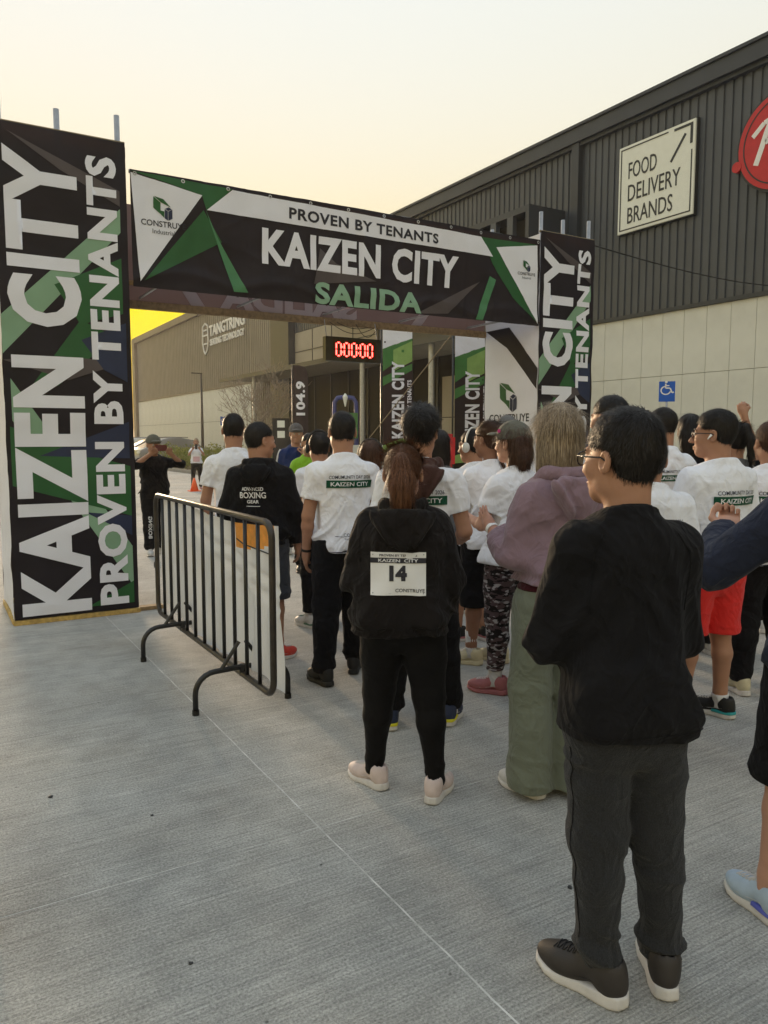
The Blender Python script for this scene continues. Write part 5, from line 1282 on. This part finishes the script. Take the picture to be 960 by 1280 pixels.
def at_depth(px, py, f):
    """world x, y of a picture column at forward distance f, and the height seen at row py"""
    t = (640-py)/960; x, y = fwd(px, 1.)
    u = f*(t*math.cos(_P)-math.sin(_P))/(math.cos(_P)+t*math.sin(_P)); dep = f*math.cos(_P)-u*math.sin(_P)
    s = (px-480)/960*dep
    return (f*math.sin(_Y)+s*math.cos(_Y), f*math.cos(_Y)-s*math.sin(_Y), 1.6+u)
def mk(label, px, py, f, rel, **k):
    """rel: facing relative to the line of sight from the photograph's side (0 = back view)"""
    x, y, z = at_depth(px, py, f); head = math.degrees(math.atan2(x, y))+rel
    k.setdefault('H', z); return Person('person', label, (x, y, 0), -R(head), **k)

# ---------------------------------------------------------------- the crowd
REL = (((-.20, .02, -1), (-.02, .24, -1), 'relax', (1, 0, 0)), ((.20, .02, -1), (.02, .24, -1), 'relax', (-1, 0, 0)))
FWDARMS = (((-.24, .0, -.95), (.42, .85, .15), 'grip', (0, 0, 1)), ((.24, .0, -.95), (-.42, .85, .15), 'grip', (0, 0, 1)))
def phone(p, i, dy=.0, dz=.0, rx=0.2, label='', col=(.02, .02, .022), flat=False):
    w = p.wri[i]+nrm(p.arms[i][1])*.085*p.S; q = p.world(w+np.array([0, dy, dz])); t = thing('phone', label, 'phone', q, p.T.rotation_euler.z)
    a, b = (.075, .036) if flat else (.036, .075)
    body = MB().box(-a, a, -.0045, .0045, -b, b, .003).build('phone_body', mat('phone_case', col, .35), t, world=False); MB().box(-a+.003, a-.003, -.0052, -.0046, -b+.003, b-.003).build('screen', M['glass'], t, world=False)
    t.rotation_euler = (rx, 0, p.T.rotation_euler.z); return t

# nearest man
p = mk('man standing nearest in black long sleeves, charcoal joggers and glasses, arms folded', 790, 517, 2.07, -26, w=.86, h=.006, skin='tan', head=(-27, -3), lean=.022,
       feet=((-.045, .02, .62), (.165, .04, -.30)), pelvis=(.012, 0), shw=.168, arms=(((-.15, .16, -.9), (.62, .75, .02), 'grip', (0, 0, 1)), ((.12, .14, -.9), (-.62, .75, .06), 'grip', (0, 0, 1))))
p.body(); p.top('long', CL['black'], hem=.83, infl=.030, straight=.85, sleeve=1.95, fold=1.25, r=(.054, .053, .052, .044)); p.bottom('jogger', CL['charcoal'], .019, top=.98, fold=1.35, r=(.094, .068, .056, .046)); p.seams(CL['black'], hem=.83)
p.shoes('brown', 'solew', size=1.06, laces='black'); p.hair('top', 'black', 5200, thick=.014); p.glasses()

# bib woman
p = mk('woman with auburn ponytail in black hooded sweatshirt wearing bib number 14', 504, 559, 3.39, 0, sex='f', w=1.16, h=.007, skin='light', head=(4, 0),
       feet=((-.13, .03, .75), (.15, -.09, -.40)), shw=.140, arms=(((-.24, .0, -.9), (.50, .85, -.05), 'grip', (0, 0, 1)), ((.24, .0, -.9), (-.50, .85, -.05), 'grip', (0, 0, 1))))
p.body(); p.top('hoodie', CL['blackwarm'], hem=.83, infl=.034, straight=.9, sleeve=1.95, fold=1.3, r=(.058, .064, .060, .044)); p.hood(CL['blackwarm'], p.topo, .185, .17, back=.162)
p.bottom('leggings', CL['legging'], .007, hem=.07, top=.98, fold=.35, r=(.104, .066, .058, .034)); p.seams(CL['black'], legs=False, hem=.85); p.shoes('pink', 'solew', size=.92); p.hair('pony', 'auburn', 4200)
bb = p.press(poly2d([(-.118, -.092), (.118, -.092), (.118, .092), (-.118, .092)]), M['white'], 'race_bib', -.02, 1.152*p.S, .0, .006, p.T, .03)
def bp(vf, mt, x, z, n='print'): p.press(mv(vf, x, z), mt, n, -.02, 1.152*p.S, .0, .0085, bb, .03)
bp(poly2d([(-.118, .046), (.118, .046), (.118, .068), (-.118, .068)]), M['ink'], 0, 0)
p.press(mv(text2d('KAIZEN  CITY', .02, (.17, .014)), -.085, .050), CL['whitep'], 'lettering', -.02, 1.152*p.S, 0., .0105, bb, .03)
bp(text2d('PROVEN BY TENANTS', .02, (.16, .010)), M['ink'], -.08, .074, 'lettering'); bp(text2d('14', .06, (.075, .066)), M['ink'], -.038, -.030, 'lettering'); bp(text2d('CONSTRUYE', .012, (.125, .015)), M['ink'], -.012, -.078, 'lettering')
g_, d_, t_, i_ = logo(0, 0, .05); bp((join2d(d_, g_)[0]*[.5, .05], join2d(d_, g_)[1]), CL['navyp'], -.035, -.084, 'logo')
for x in (-.108, .108):
    for z in (-.082, .082): bp(circle2d(0, 0, .003, 8), M['galv'], x, z, 'pin')

# centre man in white
p = mk('man in white event shirt, black trousers and dark bracelet, just left of the bib woman', 428, 516, 5.01, -12, w=1.03, h=.0075, skin='tan', feet=((-.15, -.08, .35), (.10, .14, -.3)), arms=REL)
p.body(sleeves=1); p.top('tee', CL['white'], hem=.86, infl=.020, straight=.55); p.teeprint(.14); p.bottom('jogger', CL['black'], .022, top=.98); p.shoes('black', 'soleb'); p.hair('short', 'black', 2200); p.band(0, M['blackrub'], .93, .034, .008)

# boxing hoodie man
p = mk('man in black hooded jacket lettered ADVANCED BOXING GEAR with grey shorts, behind the barrier end', 324, 529, 5.5, 12, w=1.06, h=.0075, skin='tan', head=(48, 0), feet=((-.12, 0, .2), (.13, -.06, -.55)), arms=(((-.26, .08, -1), (.1, .35, -1), 'relax', (1, 0, 0)), ((.26, .08, -1), (.05, .25, -1), 'relax', (-1, 0, 0))))
p.body(legs=True); p.top('hoodie', CL['black'], hem=.87, infl=.03, straight=.7, sleeve=1.95); p.hood(CL['black'], p.topo, .15, .12, back=.150)
p.bottom('shorts', CL['slate'], .022, hem=.46, top=.98); p.shoes('red', 'solew'); p.hair('short', 'black', 1600)
def c_(vf): V = vf[0]-(vf[0].max(0)+vf[0].min(0))/2; return V, vf[1]
for s_, z_, w_, h_ in (('ADVANCED', 1.280, .155, .026), ('BOXING', 1.235, .185, .044), ('GEAR', 1.188, .085, .024)):
    p.press(c_(text2d(s_, .02, (w_, h_))), CL['whitep'], 'lettering', -.005, z_*p.S, -.1, .009)
p.press(poly2d([(-.05, -.002), (.05, -.002), (.05, .002), (-.05, .002)]), CL['whitep'], 'print', -.005, 1.155*p.S, -.1)

# man in white behind him
p = mk('man in plain white shirt seen from behind, left of the boxing hoodie', 292, 518, 6.1, -6, w=.98, h=.009, skin='tan', feet=((-.1, 0, .1), (.1, 0, -.1)), arms=REL, head=(12, 0))
p.body(sleeves=1, legs=True); p.top('tee', CL['white'], hem=.86, infl=.019); p.bottom('shorts', CL['black'], .02, hem=.5); p.shoes('white', 'solew'); p.hair('short', 'black', 1200)
# headphone person
p = mk('person in white shirt wearing black headphones, between the boxing hoodie and centre man', 399, 541, 6.45, -12, w=.95, h=.009, skin='tan', feet=((-.10, .0, .5), (.12, .1, -.2)), arms=REL)
p.body(sleeves=1); p.top('tee', CL['white'], hem=.88, infl=.022); p.bottom('jogger', CL['black'], .014, top=.98, hem=.14); p.shoes('white', 'solew', socks=.12, accent='green', laces='green'); p.hair('short', 'black', 1200); p.headphones(M['blackrub'])
p = mk('small dark-haired person with headphones seen over the shoulder of the centre man', 463, 552, 6.2, 8, sex='f', h=.009, skin='tan', arms=REL)
p.body(sleeves=1); p.top('tee', CL['grey'], hem=.9, infl=.02); p.bottom('jogger', CL['black'], .015); p.shoes('black', 'solew'); p.hair('longdark', 'brown', 1200); p.headphones(M['blackrub'])

# bushy hair man with brown hood
p = mk('man with bushy black hair, brown hood over white event shirt, yellow and blue trainers', 526, 512, 4.18, 4, w=1.0, h=.0075, skin='tan', head=(8, 0), feet=((-.16, -.04, .2), (.17, .06, -.2)), arms=(((-.24, .0, -1), (.25, .8, -.25), 'grip', (0, 0, 1)), ((.26, .0, -1), (-.1, .8, -.25), 'grip', (0, 0, 1))))
p.body(sleeves=1); p.top('tee', CL['white'], hem=.86, infl=.019, straight=.55); p.teeprint(.0, 1.27); p.hood(CL['brownhood'], p.topo, .19, .14, back=.142); p.bottom('jogger', CL['black'], .022, top=.98); p.shoes('navy', 'solew', accent='yellow', socks=.06); p.hair('puffy', 'black', 2600, thick=.026)

p = mk('woman with long dark hair and grey top half hidden behind the bushy-haired man', 549, 539, 6.0, -8, sex='f', h=.009, arms=FWDARMS)
p.body(); p.top('tee', CL['grey'], hem=.88, infl=.02); p.bottom('jogger', CL['black'], .015); p.shoes('white', 'solew'); p.hair('longdark', 'black', 1200)
x, y, z = at_depth(557, 562, 6.9); one('red_bag', MB().box(x-.09, x+.09, y-.05, y+.05, z-.16, z+.14, .03), M['red'], 'small bright red bag seen between heads near the flags', 'bag', (x, y, z))

# white headphones man
p = mk('man with white headphones and white shirt with dark collar, looking left', 592, 538, 6.0, -32, w=.98, h=.0085, skin='tan', head=(-25, 0), feet=((-.1, .05, .5), (.1, -.02, .1)), arms=(((-.2, .3, -.9), (.25, .75, .35), 'grip', (0, 0, 1)), ((.2, .05, -1), (-.05, .5, -.8), 'relax', (-1, 0, 0))))
p.body(legs=True, sleeves=1); p.top('tee', CL['white'], hem=.88, infl=.019); p.bottom('shorts', CL['black'], .02, hem=.52); p.shoes('black', 'solew', accent='rose'); p.hair('short', 'black', 1400); p.headphones(mat('white_headphones', (.6, .6, .58), .4))
# braid woman
p = mk('woman with dark braid in white shirt and black shorts, cream trainers and white socks', 612, 529, 5.38, -34, sex='f', w=1.05, h=.008, skin='brown', head=(-18, 0), feet=((-.12, .02, .75), (.09, -.02, .35)), arms=(((-.18, .35, -.9), (.2, .75, .5), 'grip', (0, 1, 0)), ((.2, .05, -1), (-.15, .5, -.8), 'relax', (-1, 0, 0))))
p.body(legs=True, sleeves=1); p.top('tee', CL['white'], hem=.86, infl=.020, straight=.55); p.bottom('shorts', CL['black'], .022, hem=.42); p.shoes('cream', 'cream', socks=.16, size=.96); p.hair('braid', 'brown', 1800)
p.press(text2d('Se', .01, (.035, .022)), CL['inkp'], 'print', .04, 1.26*p.S, 0)
phone(p, 0, label='dark phone held up by the woman with the braid', rx=.5)
# camo woman
p = mk('woman in grey cap with curly brown hair, white shirt and camouflage leggings', 643, 530, 4.74, -42, sex='f', w=1.02, h=.0078, skin='light', head=(-12, -4), feet=((-.10, .03, .55), (.1, -.08, .35)), arms=(((-.18, .3, -.9), (.25, .75, .1), 'grip', (0, 0, 1)), ((.2, .1, -1), (-.25, .7, -.2), 'grip', (0, 0, 1))))
p.body(sleeves=1); p.top('tee', CL['white'], hem=.86, infl=.020, straight=.55); p.bottom('leggings', CL['camo'], .012, hem=.16, fold=.5, r=(.098, .064, .058, .040)); p.shoes('rose', 'rose', size=.96, socks=.08); p.hair('curly', 'brown', 2600); p.cap_(CL['cap'])
ln = thing  # cap patch
V, F = ring2d(0, 0, .0, .012, n=8); c = p.frh((-.075, .035, .075)); MB().add([tuple(p.frh((-.0845-.006*(1-abs(v)*20), .035+u, .074+v))) for u, v in V], F).build('patch', CL['pink'], p.B, world=False)
# grey cap behind
p = mk('person in pale grey cap behind the woman with the camouflage leggings', 634, 522, 6.9, -10, w=1.0, h=.010, arms=REL, feet=((-.55, .2, .6), (-.3, 0, .4)))
p.body(); p.top('tee', CL['white'], hem=.88); p.bottom('jogger', CL['black'], .02); p.shoes('black', 'solew'); p.hair('short', 'black', 600); p.cap_(CL['grey'])

# blonde woman clapping
p = mk('blonde woman in mauve hooded sweatshirt and wide olive trousers clapping her hands', 700, 509, 3.35, -36, sex='f', w=1.0, h=.0065, skin='rosy', head=(8, -2), pelvis=(-.01, 0), feet=((-.10, .03, .3), (.10, -.04, .2)),
       arms=(((-.20, .12, -.95), (.06, .9, .42), 'flat', (1, 0, 0), (.0, .8, .6)), ((.18, .3, -.9), (-.72, .8, .30), 'flat', (-1, 0, 0), (-.25, .8, .5))))
p.body(); p.top('hoodie', CL['mauve'], hem=.98, infl=.028, straight=.75, sleeve=1.68, fold=1.5, r=(.056, .058, .056, .050)); p.hood(CL['mauve'], p.topo, .20, .15, back=.152)
p.bottom('wide', CL['olive'], .024, top=1.0, fold=1.2); p.shoes('white', 'solew', size=.92); p.hair('long', 'blonde', 7000, thick=.018)
o = p.bottom('pants', CL['wine'], .030, hem=.955, top=1.03, fold=0, name='waistband'); p.band(0, M['white'], .97, .031, .010, 'watch')

# tall dark head behind
p = mk('tall man with short black hair between the blonde woman and nearest man', 765, 496, 4.4, -40, w=1.0, h=.008, skin='tan', arms=REL, head=(-12, 0))
p.body(sleeves=1); p.top('tee', CL['white'], hem=.86, infl=.019); p.bottom('jogger', CL['black'], .02); p.shoes('white', 'solew'); p.hair('short', 'black', 1800)
# event shirts at right
p = mk('man in white event shirt seen just over the shoulder of the nearest man', 812, 545, 3.9, -14, w=1.08, h=.0075, skin='tan', arms=REL, head=(-5, -8))
p.body(sleeves=1); p.top('tee', CL['white'], hem=.86, infl=.020); p.teeprint(.10, 1.25); p.bottom('jogger', CL['black'], .02); p.shoes('white', 'solew'); p.hair('short', 'black', 1600)
p = mk('short-haired man in white event shirt turned left, in front of the blue parking sign', 829, 511, 5.5, -30, w=1.0, h=.008, skin='tan', arms=REL, head=(-22, 0))
p.body(sleeves=1); p.top('tee', CL['white'], hem=.86, infl=.019); p.teeprint(.1, 1.28, .9); p.bottom('jogger', CL['black'], .02); p.shoes('white', 'solew'); p.hair('short', 'black', 1500)
p = mk('woman with black curly ponytail and black top behind the event shirts', 863, 519, 5.9, -12, sex='f', w=1.06, h=.0085, skin='tan', arms=REL)
p.body(); p.top('long', CL['black'], hem=.86, sleeve=1.9); p.bottom('jogger', CL['black'], .02); p.shoes('white', 'solew'); p.hair('curly', 'black', 1800)
# glasses man with red shorts
p = mk('man in glasses and earbud with white event shirt, red shorts and black trainers', 897, 515, 4.25, -42, w=1.02, h=.0072, skin='tan', head=(-38, -3), feet=((-.12, .06, .55), (.13, .03, .35)), shw=.172,
       arms=(((-.22, .12, -1), (.35, .75, -.35), 'grip', (0, 0, 1)), ((.24, .05, -1), (.02, .4, -.9), 'relax', (-1, 0, 0))))
p.body(legs=True, sleeves=1); p.top('tee', CL['white'], hem=.88, infl=.028, straight=.8, r=(.062, .068, .05, .04), sleeve=.75); p.teeprint(.22, 1.27, 1.0, False); p.press(poly2d([(-.22, -.03), (.22, -.03), (.22, .015), (-.22, .03)]), CL['navyp'], 'print', 0, .915*p.S, .1)
p.bottom('shorts', CL['red'], .024, hem=.50, top=.98); p.shoes('black', 'solew', accent='teal', socks=.05, laces='rose'); p.hair('top', 'black', 2400, thick=.013); p.glasses()
for x in (-.088,): MB().tube([p.frh((x, -.004, .002)), p.frh((x-.004, .012, -.022))], [.0065, .003], 8).build('earbud', M['white'], p.B, world=False, smooth=True)
p = mk('woman with high dark ponytail behind the glasses man, by the cream wall', 921, 530, 5.6, -28, sex='f', h=.009, arms=REL)
p.body(sleeves=1); p.top('tee', CL['grey'], hem=.88); p.bottom('jogger', CL['black'], .02); p.shoes('white', 'solew', size=.9); p.hair('ponyhigh', 'black', 1500)
p = mk('person in white event shirt at the right edge of the photo with short dark hair', 966, 528, 4.7, -26, h=.0085, w=1.02, arms=REL)
p.body(sleeves=1); p.top('tee', CL['white'], hem=.86, infl=.020); p.teeprint(.1, 1.27); p.bottom('jogger', CL['black'], .02); p.shoes('cream', 'solew'); p.hair('short', 'brown', 1500)
p = mk('person in black raising a clenched fist at the right edge', 985, 535, 6.2, -4, h=.0085, arms=(((-.35, .25, .9), (-.28, .1, 1.), 'fist', (0, 1, 0)), REL[1]))
p.body(); p.top('long', CL['black'], hem=.88, sleeve=1.95); p.bottom('jogger', CL['black'], .02); p.shoes('white', 'solew'); p.hair('short', 'black', 800)
# right edge navy
p = mk('person in navy sleeves and black shorts cut off by the right edge, with pale watch', 1064, 498, 2.42, -14, h=.0065, skin='light', w=1.04, feet=((-.17, -.03, .55), (.12, .05, 0)), arms=(((-.70, .22, -.68), (.24, .90, .48), 'fist', (0, 0, 1)), ((.3, .2, -1), (-.4, .8, .2), 'grip', (0, 0, 1))), head=(20, 0))
p.body(legs=True); p.top('long', CL['navy'], hem=.80, infl=.026, straight=.8, sleeve=1.92, fold=1.2, r=(.060, .058, .052, .040)); p.bottom('shorts', CL['black'], .026, hem=.47, top=.98); p.shoes('blue', 'solew', size=1.0, laces='navy', accent='purple'); p.hair('short', 'black', 1200); p.band(0, mat('pale_watch', (.5, .47, .42), .4), 1.0, .034, .012, 'watch')
# left edge, mostly outside the frame
p = mk('person just outside the left edge, only a dark shoe tip in view', -128, 520, 2.36, 92, h=.012, feet=((-.1, .0, 0), (.12, .02, 0)), arms=REL)
p.body(hh=.01); p.top('tee', CL['black'], hem=.86); p.bottom('jogger', CL['black'], .02); p.shoes('black', 'solew'); p.hair('short', 'black', 0)

# beyond the arch
p = mk('photographer in dark cap, black jacket and joggers holding up a phone beside the left tower', 191, 545, 10.6, 160, h=.010, skin='tan', w=1.05, head=(0, 0), feet=((-.1, 0, .3), (.12, .1, -.3)), arms=(((-.50, .75, -.10), (.78, .35, .65), 'grip', (0, 1, 0)), ((.50, .75, -.10), (-.78, .35, .65), 'grip', (0, 1, 0))))
p.body(); p.top('jacket', CL['black'], hem=.84, sleeve=1.9, infl=.03); p.bottom('jogger', CL['black'], .022); p.shoes('white', 'solew'); p.hair('short', 'black', 400); p.cap_(CL['cap'])
q = (p.wri[0]+p.wri[1])/2+np.array([0, .02, .08]); t = thing('phone', 'reddish phone held sideways by the photographer in the cap', 'phone', p.world(q), p.T.rotation_euler.z); MB().box(-.08, .08, -.005, .005, -.04, .04, .003).build('phone_body', mat('phone_red', (.12, .02, .03), .4), t, world=False); MB().box(-.076, .076, -.0062, -.0052, -.036, .036).build('screen', M['glass'], t, world=False)
v, f = text2d('BOXING', .03, (.30, .05)); v = np.stack([-v[:, 1]+.15, v[:, 0]+.12], 1)
p.press((np.array([(-a, b) for a, b in v]), [tuple(q) for q in f]), CL['whitep'], 'lettering', 0.0, .12, 0, .004, p.T, .03, 'front', p.botf)
p = mk('woman far off in white shirt and black leggings aiming a phone at the crowd', 245, 548, 24., 180, sex='f', h=.013, skin='tan', feet=((-.12, 0, .2), (.14, 0, -.2)), arms=(((-.3, .6, -.5), (.55, .4, .8), 'grip', (0, 1, 0)), ((.3, .6, -.5), (-.55, .4, .8), 'grip', (0, 1, 0))))
p.body(hh=.01); p.top('tee', CL['white'], hem=.9); p.bottom('leggings', CL['legging'], .01, hem=.1); p.shoes('rose', 'solew'); p.hair('short', 'blonde', 300)
q = (p.wri[0]+p.wri[1])/2+np.array([0, .02, .07]); t = thing('phone', 'dark phone held by the woman far off beside the cone', 'phone', p.world(q), p.T.rotation_euler.z); MB().box(-.04, .04, -.005, .005, -.08, .08, .003).build('phone_body', M['blackrub'], t, world=False)
bbx = p.press(poly2d([(-.1, -.08), (.1, -.08), (.1, .08), (-.1, .08)]), mat('pink_bib', (.6, .4, .45), .6), 'race_bib', 0, 1.05*p.S, 0, .006, p.T, .05, 'front')
p = mk('man in royal blue track jacket with white shoulder stripes speaking into a microphone', 370, 531, 10.65, 176, h=.0085, skin='light', w=1.05, arms=(((-.02, .45, -.85), (.38, .22, .95), 'grip', (1, 0, 0)), ((.2, .05, -1), (-.1, .5, -.9), 'relax', (-1, 0, 0))))
p.body(); p.top('jacket', CL['blue'], hem=.86, sleeve=1.93, infl=.020); p.bottom('jogger', CL['black'], .02); p.shoes('white', 'solew'); p.hair('short', 'blonde', 300); p.cap_(CL['grey'])
for sx in (-1, 1):
    i = 0 if sx < 0 else 1; a = p.sho[i]; b = p.elb[i]
    for k in (-1, 0, 1):
        sidev = np.array([0, 1., 0])*.017*k; pts = [a+(b-a)*t_+sidev+np.array([sx*.085, .01, .05*(1-t_)]) for t_ in np.linspace(-.05, .95, 10)]
        P_ = np.array(pts); 
        for _ in range(12): P_ = P_+np.array([-sx*.9, 0, -.35])*np.clip(p.topf(P_)-.003, -.02, .05)[:, None]
        MB().tube(list(P_), .0055, 5).build('stripe', CL['whitep'], p.topo, world=False, smooth=True)
w_ = p.wri[0]+nrm(p.arms[0][1])*.08; t = thing('microphone', 'pale microphone held at the mouth of the man in the blue jacket', 'microphone', p.world(w_), p.T.rotation_euler.z)
MB().tube([(0, 0, -.10), (0, -.01, .05)], [.012, .016], 10).build('handle', M['blackrub'], t, world=False, smooth=True); bm = bmesh.new(); bmesh.ops.create_uvsphere(bm, u_segments=12, v_segments=8, radius=.026); MB().bm(bm, Matrix.Translation((0, -.012, .07))).build('grille', M['galv'], t, world=False, smooth=True)
p = mk('person in bright lime vest behind the headphone wearer', 386, 542, 9.2, 170, h=.010, arms=REL)
p.body(); p.top('long', CL['lime'], hem=.84, sleeve=1.2); p.bottom('jogger', CL['black'], .02); p.shoes('black', 'soleb'); p.hair('short', 'black', 300)

# ---------------------------------------------------------------- morning haze
hm = bpy.data.materials.new('haze_air'); hm.use_nodes = True; nt = hm.node_tree; nt.nodes.clear()
vo_ = nt.nodes.new('ShaderNodeVolumePrincipled'); vo_.inputs['Density'].default_value = .0006; vo_.inputs['Color'].default_value = (.95, .93, .9, 1); vo_.inputs['Anisotropy'].default_value = .55
mo_ = nt.nodes.new('ShaderNodeOutputMaterial'); nt.links.new(vo_.outputs[0], mo_.inputs['Volume'])
hz = one('haze', MB().box(-320, 420, -80, 1540, -1.0, 14.0), hm, None, None, kind='stuff')
